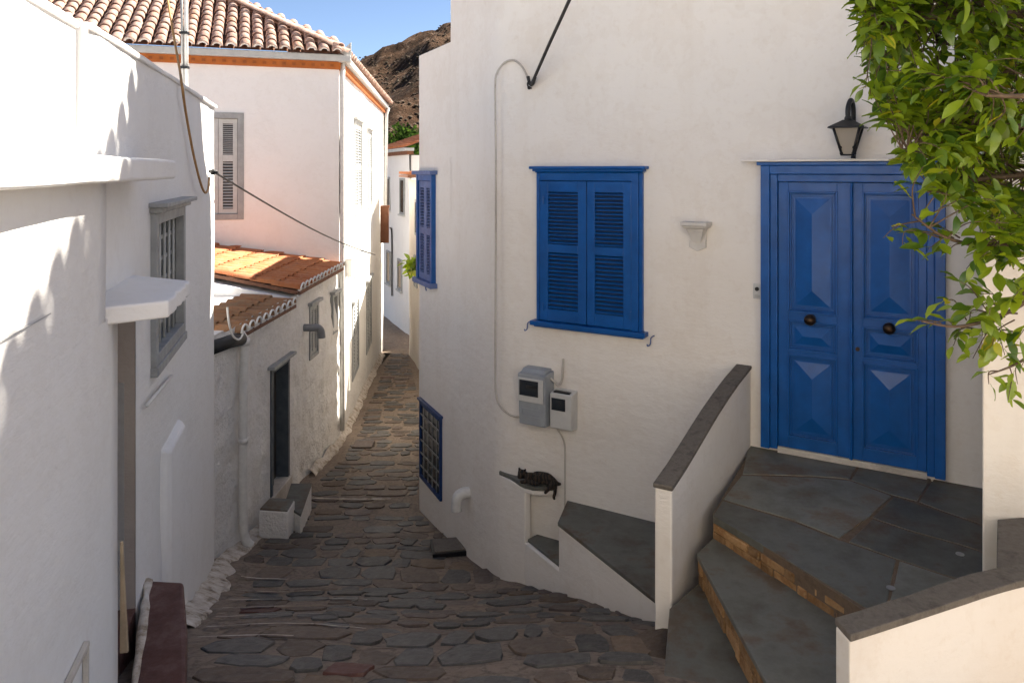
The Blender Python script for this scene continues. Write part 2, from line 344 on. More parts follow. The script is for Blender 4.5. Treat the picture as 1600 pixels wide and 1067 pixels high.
# ------------------------------------------------------------------ plan of the place (camera at the origin, y is depth)
WB = Wall((2.12, 6.48), (1.15, -0.69))                       # door wall of the blue-shutter house
CRN = WB.pt(WB.u(781), 0).xy                                 # its street corner
DA = Vector((-0.413, 0.911)).normalized()
WA = Wall(CRN, DA)                                           # alley facade
LD = Vector((-0.26, 1.0)).normalized()
WL2 = Wall((-3.1, 8.0), LD, (LD.y, -LD.x)); WL1 = WL2.off(0.12)
WR = Wall((-3.22, 8.2), Vector((-3.04 + 3.22, 13.5 - 8.2)), (1, -0.034))
UC = Vector((-3.04, 13.5))
WUS = Wall(UC, (-0.0917, 1.0), (1, 0.0917)); WUF = Wall(UC, (-0.945, -0.326), (0.326, -0.945))

PROF = [(-9, 0.4), (-3, -1.0), (0, -1.5), (2, -2.03), (4.3, -2.78), (4.85, -3.00), (5.4, -3.24), (6.07, -3.53), (7.1, -3.95), (7.8, -4.16), (8.6, -4.35), (10.2, -4.55), (13.4, -4.8), (23.3, -5.5), (32, -5.75), (60, -5.8)]
def prof(y):
    for (a, za), (b, zb) in zip(PROF, PROF[1:]):
        if y <= b: return lerp(za, zb, max(0, (y - a) / (b - a)))
    return PROF[-1][1]
STEP_Y = [0.6, 1.15, 1.7, 2.25, 2.8, 3.35, 3.85, 4.33, 4.8, 5.25, 5.7, 6.15, 6.62, 7.1, 7.6, 8.15, 8.8]
def wig(x): return 0.10 * math.sin(x * 1.1 + 0.5) + 0.05 * math.sin(x * 3.1) - 0.08 * x
def ground(x, y):
    yy = y - wig(x) * max(0, min(1, (9.6 - y) / 1.5)); base = prof(yy)
    if yy <= STEP_Y[0] or yy >= STEP_Y[-1]: z = base
    else:
        for a, b in zip(STEP_Y, STEP_Y[1:]):
            if a <= yy < b:
                m = (a + b) / 2; tr = prof(m) + (base - prof(m)) * 0.86
                k = min(1, (yy - a) / 0.09, (b - yy) / 0.09); z = lerp(base, tr, max(0, k)); break
    return z + 0.018 * noise.noise(Vector((x * 1.1, y * 1.1, 0.3))) + 0.003 * noise.noise(Vector((x * 6, y * 6, 2.3)))

def grid_mesh(xs, ys, zf, name, m, smooth=True):
    b = MB(); nx = len(xs)
    b.v = [(x, y, zf(x, y)) for y in ys for x in xs]
    b.f = [(j * nx + i, j * nx + i + 1, (j + 1) * nx + i + 1, (j + 1) * nx + i) for j in range(len(ys) - 1) for i in range(nx - 1)]
    return b
def steps(a, b, d): n = max(1, int(round((b - a) / d))); return [a + (b - a) * i / n for i in range(n + 1)]

# ground: one sheet to the horizon, under the street
g = MB(); g.add([(-1500, -1500, -6.6), (1500, -1500, -6.6), (1500, 1500, -6.6), (-1500, 1500, -6.6)], [(0, 1, 2, 3)])
tag(g.build('ground', M['earth']), kind='structure')
street = grid_mesh(steps(-3.6, 1.35, 0.06), steps(-6, 3, 0.25)[:-1] + steps(3, 12, 0.05)[:-1] + steps(12, 34, 0.2), ground, 'street', M['ground']).build('street', M['ground'], None, True)
tag(street, kind='structure')
sx = grid_mesh(steps(-9, -3.6, 0.6), steps(23.0, 45, 1.0), lambda x, y: prof(y) - 0.02, 'street', M['ground']).build('lane', M['ground'])
tag(sx, kind='structure')

# ------------------------------------------------------------------ wall skins: fine grids that follow a plan path, with openings and an uneven surface
def skin(path, z0, zt, m, name, parent, cell=0.10, amp=0.006, holes=(), fr=0.9, amp2=0.0, fr2=6.0, closed_top=0.0):
    """path: list of 2D points; zt: top height or function of arc length; holes: (s0,s1,z0,z1). Outside is to the right of the path."""
    P = [Vector(p) for p in path]; S_ = [0]
    for a, b in zip(P, P[1:]): S_.append(S_[-1] + (b - a).length)
    L = S_[-1]; ss = set(round(x, 4) for x in S_)
    for h in holes: ss |= {round(h[0], 4), round(h[1], 4)}
    key = sorted(ss); cols = []
    for a, b in zip(key, key[1:]): cols += steps(a, b, cell)[:-1] if b - a > cell * 0.5 else [a]
    cols.append(key[-1])
    ztf = zt if callable(zt) else (lambda s_: zt)
    zmax = max(ztf(s_) for s_ in cols); zs = {z0, zmax}
    for h in holes: zs |= {h[2], h[3]}
    kz = sorted(zs); rows = []
    for a, b in zip(kz, kz[1:]): rows += steps(a, b, cell)[:-1] if b - a > cell * 0.5 else [a]
    rows.append(kz[-1])
    def plan(s_):
        for i in range(len(P) - 1):
            if s_ <= S_[i + 1] + 1e-6:
                t = (s_ - S_[i]) / max(1e-9, S_[i + 1] - S_[i]); d = (P[i + 1] - P[i]).normalized(); return P[i].lerp(P[i + 1], t), Vector((d.y, -d.x))
        d = (P[-1] - P[-2]).normalized(); return P[-1], Vector((d.y, -d.x))
    b = MB(); idx = {}
    for i, s_ in enumerate(cols):
        p, nn = plan(s_); zt_ = ztf(s_)
        for j, z in enumerate(rows):
            zz = z0 + (z - z0) * (zt_ - z0) / (zmax - z0) if callable(zt) else z
            q = Vector((p.x, p.y, zz))
            k = 1.0
            for h in holes:                 # keep the edges of openings straight
                dd = max(h[0] - s_, s_ - h[1], h[2] - zz, zz - h[3]); k = min(k, max(0, dd / 0.2))
            o = (amp * noise.noise(q * fr) * 1.6 + amp * 0.5 * noise.noise(q * fr * 3.1)) * k
            if amp2: o += amp2 * noise.noise(q * fr2) * k + amp2 * 0.5 * noise.noise(q * fr2 * 2.3 + Vector((3, 1, 2))) * k
            idx[i, j] = len(b.v); b.v.append((p.x + nn.x * o, p.y + nn.y * o, zz))
    for i in range(len(cols) - 1):
        for j in range(len(rows) - 1):
            sm, zm = (cols[i] + cols[i + 1]) / 2, (rows[j] + rows[j + 1]) / 2
            if any(h[0] < sm < h[1] and h[2] < zm < h[3] for h in holes): continue
            b.f.append((idx[i, j], idx[i + 1, j], idx[i + 1, j + 1], idx[i, j + 1]))
    me = bpy.data.meshes.new(name); me.from_pydata(b.v, [], b.f); me.polygons.foreach_set('use_smooth', [True] * len(me.polygons)); me.materials.append(m)
    return put(name, me, None, parent)
def round_corner(a, c, b, r, n=6):
    a, c, b = Vector(a), Vector(c), Vector(b); p = c + (a - c).normalized() * r; q = c + (b - c).normalized() * r
    return [p.lerp(c, t).lerp(c.lerp(q, t), t) for t in [i / n for i in range(n + 1)]]
def xy(v): return (v.x, v.y)

# ------------------------------------------------------------------ roof tiles
def tile_mesh(name, L, r0, r1, m, seg=7, th=0.014):
    b = MB()
    for j, (y, r) in enumerate(((0, r0), (L, r1))):
        for rr in (r, r - th):
            for k in range(seg + 1):
                a = math.pi * k / seg; b.v.append((math.cos(a) * rr, y, math.sin(a) * rr * 0.85))
    n = seg + 1
    for k in range(seg):
        b.f += [(k, k + 1, 2 * n + k + 1, 2 * n + k), (n + k + 1, n + k, 3 * n + k, 3 * n + k + 1), (k + 1, k, n + k, n + k + 1)]
    return b.mesh(name, m, True)
def tile_roof(parent, eave_a, eave_b, up, pitch, ncol, nrow, expose, mesh_l, r, m, name='roof_tile', clip=None, limit=999, rest_name='far_roof_tiles', jit=1.0):
    """Barrel tiles: columns from eave_a to eave_b (3D), running up along the plan direction `up`."""
    ea, eb = Vector(eave_a), Vector(eave_b); ex = (eb - ea).normalized(); upv = (Vector((up[0], up[1], 0)).normalized() * math.cos(pitch) + Vector((0, 0, math.sin(pitch)))).normalized()
    nz = ex.cross(upv); nz = nz if nz.z > 0 else -nz
    ey = upv; ex2 = ey.cross(nz).normalized()
    base = Matrix(((ex2.x, ey.x, nz.x, 0), (ex2.y, ey.y, nz.y, 0), (ex2.z, ey.z, nz.z, 0), (0, 0, 0, 1)))
    spots = []
    for i in range(ncol):
        c = ea.lerp(eb, (i + 0.5) / ncol)
        for j in range(nrow):
            p = c + ey * (j * expose) + nz * 0.03
            if clip and not clip(p + ey * expose * 0.5): continue
            mt = base.copy(); mt.translation = p + ex2 * random.uniform(-.006, .006) * jit + ey * random.uniform(-.012, .012) * jit
            mt = mt @ Matrix.Rotation(R(random.uniform(-1.8, 1.8)) * jit, 4, 'Z') @ Matrix.Rotation(R(-3.2 + random.uniform(-.8, .8) * jit), 4, 'X')
            spots.append(mt)
    return spots
TILE_OLD = tile_mesh('roof_tile', 0.44, 0.094, 0.076, M['tile_old'])
TILE_NEW = tile_mesh('roof_tile', 0.42, 0.088, 0.072, M['tile_new'])
TILE_BRN = tile_mesh('roof_tile', 0.42, 0.092, 0.074, M['tile_brown'])
def join_copies(me, mats):
    b = MB()
    vs_ = [v.co.copy() for v in me.vertices]; fs = [tuple(p.vertices) for p in me.polygons]
    for mt in mats: b.add([mt @ v for v in vs_], fs)
    return b

# ------------------------------------------------------------------ shutters and windows
def louvre(b_frame, slats, w, u0, u1, z0, z1, o, st=0.05, fields=((0, 1),), n=14, depth=0.03):
    """One shutter leaf: stiles and rails go to b_frame, slat spots to the list."""
    b_frame.wbox(w, u0, u0 + st, z0, z1, o, o + depth); b_frame.wbox(w, u1 - st, u1, z0, z1, o, o + depth)
    H = z1 - z0; edges = [z0]
    for a, b_ in fields: edges += [z0 + a * H, z0 + b_ * H]
    edges.append(z1)
    for k in range(0, len(edges), 2): b_frame.wbox(w, u0 + st, u1 - st, edges[k], edges[k + 1], o, o + depth)
    for a, b_ in fields:
        for k in range(n):
            zc = z0 + (a + (b_ - a) * (k + 0.5) / n) * H
            slats.append((w.mat((u0 + u1) / 2, zc, o + depth * 0.45), u1 - u0 - 2 * st, (b_ - a) * H / n))
SLAT = {}
def slat_mesh(wd, pitch, m):
    k = (round(wd, 3), round(pitch, 3), m.name)
    if k not in SLAT:
        b = MB(); h = pitch * 0.25; t = 0.008; y0, y1 = -0.011, 0.013
        b.hexa([(-wd / 2, y0, h - t), (wd / 2, y0, h - t), (wd / 2, y1, -h), (-wd / 2, y1, -h), (-wd / 2, y0, h), (wd / 2, y0, h), (wd / 2, y1, -h + t), (-wd / 2, y1, -h + t)])
        SLAT[k] = b.mesh('slat', m)
    return SLAT[k]
def put_slats(slats, m, parent):
    for mt, wd, pitch in slats: put('slat', slat_mesh(wd, pitch, m), mt, parent)

# ================================================================== the blue-shutter house
A705 = WA.pt(WA.u(705), 0).xy; A655 = WA.pt(WA.u(655), 0).xy
UEND = WB.u(1535) + 3.2; BEND = WB.pt(UEND, 0).xy; BACK = -WB.n
HID = Vector((-1.52, 14.35))
house = thing('white_house', (CRN.x, CRN.y, -4.2), 'tall white house with blue double door and blue louvred shutters', 'house')
pathB = [A705] + round_corner(A705, CRN, BEND, 0.16) + [BEND]
LA = (CRN - A705).length
LTOT = sum((Vector(q) - Vector(p)).length for p, q in zip(pathB, pathB[1:])); sB = lambda u: LTOT - (UEND - u)
hB = [(sB(WB.u(845)), sB(WB.u(1003)), WB.uz(845, 495)[1], WB.uz(845, 272)[1]), (sB(WB.u(1196)), sB(WB.u(1474)), WB.uz(1192, 690)[1], WB.uz(1192, 262)[1])]
skin(pathB, -5.0, lambda s_: min(5.12, 2.70 + 1.42 * max(0, s_)), M['white'], 'wall', house, 0.12, 0.010, fr=0.7, amp2=0.0018, fr2=4.0, holes=hB)
skin([HID, A655, A705], -5.2, 1.52, M['white'], 'wall', house, 0.14, 0.003)
core = MB()
core.prism([A705 + Vector((.05, .04)), CRN + Vector((.03, .09)), BEND + BACK * 0.09, BEND + BACK * 5, A705 + Vector((3.2, 2.1))], -5.2, [2.66, 5.05, 5.05, 5.05, 3.6])
core.prism([A705 + Vector((.06, .0)), A705 + Vector((3.0, 1.9)), HID + Vector((4, 1.2)), HID + Vector((.07, -.02)), A655 + Vector((.08, 0))], -5.2, 1.49)
core.build('wall_core', M['white'], house)
bk = Vector((BACK.x, BACK.y, 0)); up3 = Vector((0, 0, 1))
uK = WB.u(1160); rise = .36
e0, ek, e1 = WB.pt(WB.u(781) - 0.1, 5.13, 0.20), WB.pt(uK, 5.13, 0.20), WB.pt(UEND, 5.13 + rise * (UEND - uK), 0.20)
rf = MB()
for p, q, dp in ((e0, ek, 1.5), (ek, e1, 4)):
    r_ = [p, q, q + bk * dp + up3 * .3 * dp, p + bk * dp + up3 * .3 * dp]; rf.hexa(r_ + [v + up3 * .05 for v in r_])
rf.prism([WB.pt(uK, 0, -.05).xy, WB.pt(UEND, 0, -.05).xy, WB.pt(UEND, 0, -.3).xy, WB.pt(uK, 0, -.3).xy], 5.0, [5.12, 5.12 + rise * (UEND - uK), 5.12 + rise * (UEND - uK), 5.12])
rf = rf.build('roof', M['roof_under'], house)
sp = []
for p, q in ((e0, ek), (ek, e1)): sp += tile_roof(None, p - bk * 0.08 + up3 * .03, q - bk * 0.08 + up3 * .03, BACK, R(17), int((q - p).length / 0.235), 3, 0.34, 0.44, 0.09, None)
big = tile_mesh('roof_tile', 0.44, 0.108, 0.09, M['tile_old'])
tag(join_copies(big, sp).build('roof_tiles', M['tile_old'], rf), kind='stuff')

# --- louvred window on the door wall
def zB(px, py): return WB.uz(px, py)[1]
uB = WB.u
win = MB(); u0, u1 = uB(842), uB(1006); zt = zB(842, 270); zb = (zB(842, 497) + zB(1006, 519)) / 2
wa, wb_ = uB(846.5), uB(989)
win.wbox(WB, u0, wa, zb, zt, -.02, .05); win.wbox(WB, wb_ + .004, u1 - .035, zb, zt, -.02, .055); win.wbox(WB, u1 - .0345, u1, zb, zt, -.02, .035)
win.wbox(WB, wa, wb_ + .004, zB(846, 282), zt - .001, -.02, .045)
win = win.build('window', M['blue'], house, bevel=0.004)
tag(win, 'blue louvred shutter window facing the steps')
MB().wbox(WB, wa, wb_ + .003, zb, zB(846, 282), -.02, .009).build('backing', M['void_blue'], win)
cor = MB(); cz = zB(842, 270)
cor.wbox(WB, u0 - .055, u1 + .05, cz + .035, cz + .062, -.02, .11); cor.wbox(WB, u0 - .03, u1 + .025, cz + .012, cz + .0345, -.02, .085); cor.wbox(WB, u0 - .012, u1 + .01, cz, cz + .0118, -.02, .065)
cor.build('cornice', M['blue'], win, bevel=0.006)
sil = MB(); sil.wbox(WB, u0 - .05, u1 + .045, zb - .045, zb - .001, -.02, .10); sil.wbox(WB, u0 - .02, u1 + .02, zb - .062, zb - .0455, -.02, .07)
sil.build('window_sill', M['blue'], win, bevel=0.006)
zsh1, zsh0 = zB(846, 283), zb + .006; Hs = zsh1 - zsh0
fA = [((z - zsh0) / Hs) for z in (zB(886, 484), zB(886, 395), zB(886, 382), zB(886, 300))]
for (a, c) in ((wa + .004, uB(919)), (uB(920.4), wb_)):
    b = MB(); sl = []; st = (c - a) * 0.175
    louvre(b, sl, WB, a, c, zsh0, zsh1, .012, st, ((fA[0], fA[1]), (fA[2], fA[3])), 14, .034)
    b.build('shutter', M['blue'], win, bevel=0.003); put_slats(sl, M['blue'], win)
for px in (853, 989):
    for py in (313, 492 if px > 900 else 478):
        b = MB(); uu = uB(px); z = zB(px, py); b.tube([WB.pt(uu, z - .035, .052), WB.pt(uu, z + .035, .052)], .008, 8); b.wbox(WB, uu - .012, uu + .02, z - .02, z + .02, .044, .05)
        b.build('hinge', M['blue'], win)
for px, py in ((827, 505), (1019, 528)):
    b = MB(); uu, z = WB.uz(px, py); 
    b.tube(smooth_pts([WB.pt(uu + .02, z + .02, -.02), WB.pt(uu + .015, z + .02, .03), WB.pt(uu, z, .035), WB.pt(uu - .005, z - .05, .035), WB.pt(uu - .03, z - .07, .035), WB.pt(uu - .035, z - .055, .035)], 4), .006, 6)
    b.build('shutter_hook', M['blue_pale'], win)

# --- double door
zd0 = zB(1192, 693.5); zdt = zB(1192, 259)
dU0, dU1 = uB(1192), uB(1478); l0, lm, l1 = uB(1217), uB(1331), uB(1449)
dr = MB(); ft = l0 - dU0
dr.wbox(WB, dU0, dU0 + ft * .55, zd0, zdt, -.02, .085); dr.wbox(WB, dU0 + ft * .55 + .0005, l0, zd0, zdt - ft * .55, -.02, .060)
dr.wbox(WB, dU1 - ft * .55, dU1, zd0, zdt, -.02, .085); dr.wbox(WB, l1, dU1 - ft * .55 - .0005, zd0, zdt - ft * .55, -.02, .060)
dr.wbox(WB, dU0 + ft * .55 + .0005, dU1 - ft * .55 - .0005, zdt - ft * .55 + .0005, zdt, -.02, .0845)
zl1 = zB(1217, 284); dr.wbox(WB, l0 + .0005, l1 - .0005, zl1, zdt - ft * .55 - .0005, -.02, .058)
dr.wbox(WB, dU0 - .03, dU1 + .03, zdt + .0005, zdt + .03, -.02, .10)
door = dr.build('door', M['blue'], house, bevel=0.005); tag(door, 'blue panelled double door with round bronze knobs')
def hip_panel(b, w, u0, u1, z0, z1, o0, h, vertical=True):
    c = [w.pt(u0, z0, o0), w.pt(u1, z0, o0), w.pt(u1, z1, o0), w.pt(u0, z1, o0)]; um = (u0 + u1) / 2; zm = (z0 + z1) / 2; q = (u1 - u0) / 2 * 0.95; qz = (z1 - z0) / 2 * .95
    if vertical: r = [w.pt(um, z0 + q, o0 + h), w.pt(um, z1 - q, o0 + h)]; b.add(c + r, [(0, 1, 4), (1, 2, 5, 4), (2, 3, 5), (3, 0, 4, 5), (3, 2, 1, 0)])
    else: r = [w.pt(u0 + qz, zm, o0 + h), w.pt(u1 - qz, zm, o0 + h)]; b.add(c + r, [(0, 1, 5, 4), (1, 2, 5), (2, 3, 4, 5), (3, 0, 4), (3, 2, 1, 0)])
Z = lambda py: zB(1270, py)
zl0 = zd0 + .022
for k, (a, c) in enumerate(((l0 + .003, lm - .012), (lm + .012, l1 - .003))):
    pa, pc = ((uB(1233), uB(1309)) if k == 0 else (uB(1349), uB(1434)))
    lf = MB(); rows = [(Z(685), Z(556)), (Z(548), Z(502)), (Z(488), Z(300))]
    lf.wbox(WB, a, pa, zl0, zl1 - .004, -.01, .034); lf.wbox(WB, pc, c, zl0, zl1 - .004, -.01, .034)
    ed = [zl0] + [q for r_ in rows for q in r_] + [zl1 - .004]
    for i in range(0, len(ed), 2): lf.wbox(WB, pa, pc, ed[i], ed[i + 1], -.01, .034)
    lf.wbox(WB, pa - .001, pc + .001, zl0 + .01, zl1 - .01, -.015, .010)
    leaf = lf.build('door_leaf', M['blue'], door, bevel=0.003)
    for i, (q0, q1) in enumerate(rows):
        b = MB(); t = .020
        b.frame(WB, pa - .006, pc + .006, q0 - .006, q1 + .006, .016, .012, .044)
        b.frame(WB, pa + .010, pc - .010, q0 + .010, q1 - .010, .012, .011, .026)
        b.build('panel_moulding', M['blue'], door, bevel=0.004)
        b = MB(); m_ = .040 if i != 1 else .034
        b.wbox(WB, pa + m_, pc - m_, q0 + m_, q1 - m_, .008, .022)
        hip_panel(b, WB, pa + m_ + .012, pc - m_ - .012, q0 + m_ + .012, q1 - m_ - .012, .0221, .032, i != 1)
        b.build('door_panel', M['blue'], door, bevel=0.0015, seg=1)
    b = MB(); uu, z = WB.uz(1269 if k == 0 else 1391, 497 if k == 0 else 510)
    b.tube([WB.pt(uu, z, .03), WB.pt(uu, z, .085)], .014, 10); b.tube([WB.pt(uu, z, .034), WB.pt(uu, z, .042)], .036, 16); b.ball(WB.pt(uu, z, .10), .046, 16, 10)
    b.build('door_knob', M['bronze'], door, True)
b = MB(); b.wbox(WB, lm - .0115, lm + .0115, zl0, zl1 - .004, -.01, .062); b.tube([WB.pt(lm + .004, zl0, .062), WB.pt(lm + .004, zl1 - .004, .062)], .010, 8); b.build('cover_strip', M['blue'], door)
b = MB(); uu, z = WB.uz(1341, 544); b.tube([WB.pt(uu, z, .03), WB.pt(uu, z, .042)], .017, 12); b.build('keyhole_plate', M['bronze'], door)
b = MB(); b.wbox(WB, l0, l1, zd0 - .03, zl0 - .003, -.02, .05); b.build('threshold', M['white_base'], door)
hd = MB(); hd.wbox(WB, uB(1168), dU1 + .1, zdt + .032, zdt + .052, -.02, .14); hd.tube([WB.pt(uB(1160), zdt + .04, .05), WB.pt(uB(1172), zdt + .04, .05)], .012, 8)
hd.build('door_hood', M['white'], house, bevel=0.004)

# --- alley side: louvred window seen edge-on, barred cellar window
b = MB(); u0, u1 = WA.u(681), WA.u(656.5); u0, u1 = min(u0, u1), max(u0, u1); z1 = WA.uz(670, 273)[1]; z0 = WA.uz(655, 432)[1]
b.wbox(WA, u0, u0 + .06, z0, z1, -.02, .06); b.wbox(WA, u1 - .06, u1, z0, z1, -.02, .06); b.wbox(WA, u0 + .06, u1 - .06, z1 - .08, z1, -.02, .055)
aw = b.build('window', M['blue'], house, bevel=.004); tag(aw, 'weathered blue louvred shutter window on the alley facade')
MB().wbox(WA, u0 + .06, u1 - .06, z0, z1 - .08, -.02, .009).build('backing', M['void_blue'], aw)
b = MB(); b.wbox(WA, u0 - .07, u1 + .07, z1, z1 + .05, -.02, .10); b.build('cornice', M['blue_pale'], aw, bevel=.006)
b = MB(); b.wbox(WA, u0 - .06, u1 + .06, z0 - .06, z0, -.02, .095); b.build('window_sill', M['blue_pale'], aw, bevel=.006)
um = (u0 + u1) / 2
for a, c in ((u0 + .063, um - .002), (um + .002, u1 - .063)):
    b = MB(); sl = []; louvre(b, sl, WA, a, c, z0 + .004, z1 - .084, .014, .05, ((.07, .46), (.53, .93)), 13, .022)
    b.build('shutter', M['blue_pale'], aw, bevel=.003); put_slats(sl, M['blue_pale'], aw)
b = MB(); uu, z = WA.uz(672, 442); b.tube(smooth_pts([WA.pt(uu, z, -.02), WA.pt(uu, z, .05), WA.pt(uu, z - .06, .06), WA.pt(uu - .03, z - .09, .06)], 4), .008, 6); b.build('shutter_hook', M['blue_pale'], aw)
u0, u1 = sorted((WA.u(691), WA.u(658))); z1 = WA.uz(690, 655)[1] + .02; z0 = WA.uz(691, 783)[1]
b = MB(); b.frame(WA, u0, u1, z0, z1, .05, -.02, .03); cw = b.build('cellar_window', M['blue_dark'], house, bevel=.004); tag(cw, 'blue framed cellar window with a white bar grid')
b = MB(); b.wbox(WA, u0 + .05, u1 - .05, z0 + .05, z1 - .05, -.02, .012); b.build('pane', M['dark_glass'], cw)
for k in range(1, 5):
    uu = lerp(u0, u1, k / 5); b = MB(); b.wbox(WA, uu - .010, uu + .010, z0 + .05, z1 - .05, .013, .020); b.build('bar', M['steel'], cw)
for k in range(1, 6):
    zz = lerp(z0, z1, k / 6); b = MB(); b.wbox(WA, u0 + .05, u1 - .05, zz - .010, zz + .010, .0202, .027); b.build('bar', M['steel'], cw)
b = MB(); b.wbox(WA, u0 - .03, u1 + .03, z1, z1 + .03, -.02, .05); b.build('window_head', M['blue_dark'], cw, bevel=.004)
# white spout at the foot of the facade, with its stain left to the wall
b = MB(); uu, z = WA.uz(733, 770); b.tube(smooth_pts([WA.pt(uu, z, -.05), WA.pt(uu, z + .01, .06), WA.pt(uu, z - .02, .13), WA.pt(uu, z - .10, .15), WA.pt(uu, z - .17, .15)], 5), .062, 14); b.build('spout_pipe', M['pvc'], house, True)

# ------------------------------------------------------------------ bench corner below the window (built along the line of the alley facade)
WX = Wall(CRN + WB.n * 0.0, -DA, WA.n)                       # that line carried on towards the steps
def bz(px, py): return WX.uz(px, py)[1]
bench = thing('masonry_bench', (*xy(WX.pt(WX.u(900), 0)), -4.0), 'whitewashed masonry bench with slate seats built against the house corner', 'bench')
zc, zlo, zup = -3.075, -3.61, -3.20
BP1, BP2, BP3 = at_y(820, 0, 7.50).xy, at_y(873, 0, 6.98).xy, at_y(1022, 0, 5.75).xy
WX2 = Wall(BP2, BP3 - BP2, WA.n)
f0, f1, f2 = WX2.u(819), WX2.u(873), WX2.u(1022) + 0.35
def onB(px): return WB.pt(WB.u(px), 0).xy
cat_poly = [CRN + DA * .01] + [on_z(px, py, zc).xy for px, py in ((797, 743), (805, 748), (812, 753), (820, 757), (832, 760), (848, 761), (862, 760), (869, 758))] + [onB(874) + BACK * .05, CRN + BACK * .1]
P1c = on_z(820, 757, zc).xy; wd_ = (P1c - CRN).normalized(); wn_ = Vector((wd_.y, -wd_.x)); wn_ = wn_ if wn_.dot(BACK) > 0 else -wn_
ped = [CRN + DA * .01, P1c, P1c + wn_ * .075, CRN + wd_ * .02 + wn_ * .10]
b = MB(); b.prism(ped, -4.9, zc - .04); b.build('pedestal', M['white'], bench, bevel=.012, seg=2)
b = MB(); b.prism([ctr_ for ctr_ in cat_poly], zc - .085, zc - .0405); b.build('ledge_bed', M['white'], bench, bevel=.012, seg=2)
ctr = sum((Vector(p) for p in cat_poly), Vector((0, 0))) / len(cat_poly)
b = MB(); b.prism([ctr + (Vector(p) - ctr) * 1.02 for p in cat_poly], zc - .040, zc); b.build('seat_slab', M['slate'], bench, bevel=.008)
lo_poly = [BP1, BP2 + (BP2 - BP1) * .04, onB(905) + BACK * .05, onB(840) + BACK * .05]
b = MB(); b.prism(lo_poly, -5.0, zlo - .03); b.build('seat_base', M['white'], bench, bevel=.012)
b = MB(); b.prism([lo_poly[0] + WX.n * -.03, lo_poly[1] + WX.n * -.03, lo_poly[2], lo_poly[3]], zlo - .029, zlo); b.build('seat_slab', M['slate'], bench, bevel=.006)
up_poly = [WX2.pt(f1, 0).xy, WX2.pt(f2, 0).xy, onB(1120) + BACK * .05, onB(884) + BACK * .05]
b = MB(); b.prism(up_poly, -5.0, zup - .035); b.build('seat_base', M['white'], bench, bevel=.014)
b = MB(); b.prism([up_poly[0] + WX.n * .012, up_poly[1] + WX.n * .012, up_poly[2], up_poly[3]], zup - .034, zup); b.build('seat_slab', M['slate'], bench, bevel=.008)

# ------------------------------------------------------------------ entrance steps
Z0, Z1, Z2 = -2.35, -2.50, -2.69
PIN = on_z(1050, 935, Z2).xy                                   # inner near corner of the parapet by the bench
PD = (-WB.n).normalized(); PL = (WB.n.dot(WB.p0) - WB.n.dot(PIN)) / WB.n.dot(PD)
WPI = Wall(PIN, PD, WB.d)
stoop = thing('entrance_steps', (*xy(on_z(1200, 900, Z1)), -3.2), 'fan of slate entrance steps and landing before the blue door, between whitewashed parapets', 'steps')
def zp(px, py, z): return on_z(px, py, z).xy
E0a, E0b = zp(1111, 806, Z0), zp(1375, 968, Z0); E1a, E1b = zp(1088, 864, Z1), zp(1203, 1075, Z1); E2a, E2b = zp(1046, 950, Z2), zp(1036, 1075, Z2)
E1c = E1b + (E1b - E1a).normalized() * 0.9; E2c = E2b + (E2b - E2a).normalized() * 0.9
inner_far = PIN + PD * (PL - .0)
b = MB(); b.prism([E0a + PD * .05, E0b, Vector((2.95, 3.4)), Vector((3.9, 5.35)), inner_far + WB.d * .01], -3.6, Z0 - .005); b.build('landing_bed', M['mortar_brown'], stoop)
def zc6(x, y): return 1000 + x / 2.105, 560 + y / 2.105
slabs = [[(355, 280), (720, 346), (690, 396), (570, 386), (335, 380)], [(724, 346), (965, 388), (912, 468), (830, 448), (694, 398)], [(969, 389), (1150, 416), (1150, 552), (1000, 502), (916, 470)],
         [(333, 384), (568, 391), (690, 401), (828, 452), (755, 522), (655, 590), (500, 530), (272, 462)], [(834, 453), (1000, 506), (1150, 557), (1150, 640), (1040, 606), (880, 562), (762, 522)],
         [(238, 515), (270, 466), (498, 534), (652, 594), (676, 602), (846, 662), (800, 858), (738, 815)], [(684, 601), (762, 527), (880, 566), (1040, 610), (1150, 644), (1150, 740), (1040, 722), (848, 659)], [(850, 664), (1040, 726), (1150, 744), (1150, 860), (806, 860)]]
for k, poly in enumerate(slabs):
    q = [zp(*zc6(*p), Z0) for p in poly]; c = sum(q, Vector((0, 0))) / len(q)
    fine = []
    for i, p in enumerate(q):
        p2 = q[(i + 1) % len(q)]; n_ = max(1, int((p2 - p).length / .18))
        for t in range(n_):
            s_ = p.lerp(p2, t / n_)
            s_ = s_ + (c - s_).normalized() * (.004 + .006 * (noise.noise(Vector((s_.x * 9, s_.y * 9, k))) + .3)); fine.append(s_)
    b = MB(); b.prism(fine, Z0 - .05, Z0 + random.uniform(-.003, .003)); b.build('paving_slab', M['slate'], stoop, bevel=.004)
def nosed(name, poly, z, th, m): b = MB(); b.prism(poly, z - th, z); return b.build(name, m, stoop, bevel=.006)
b = MB(); r0 = (E0b - E0a).normalized(); nrm = Vector((r0.y, -r0.x)); nrm = nrm if nrm.x < 0 else -nrm
rr_ = random.Random(3)
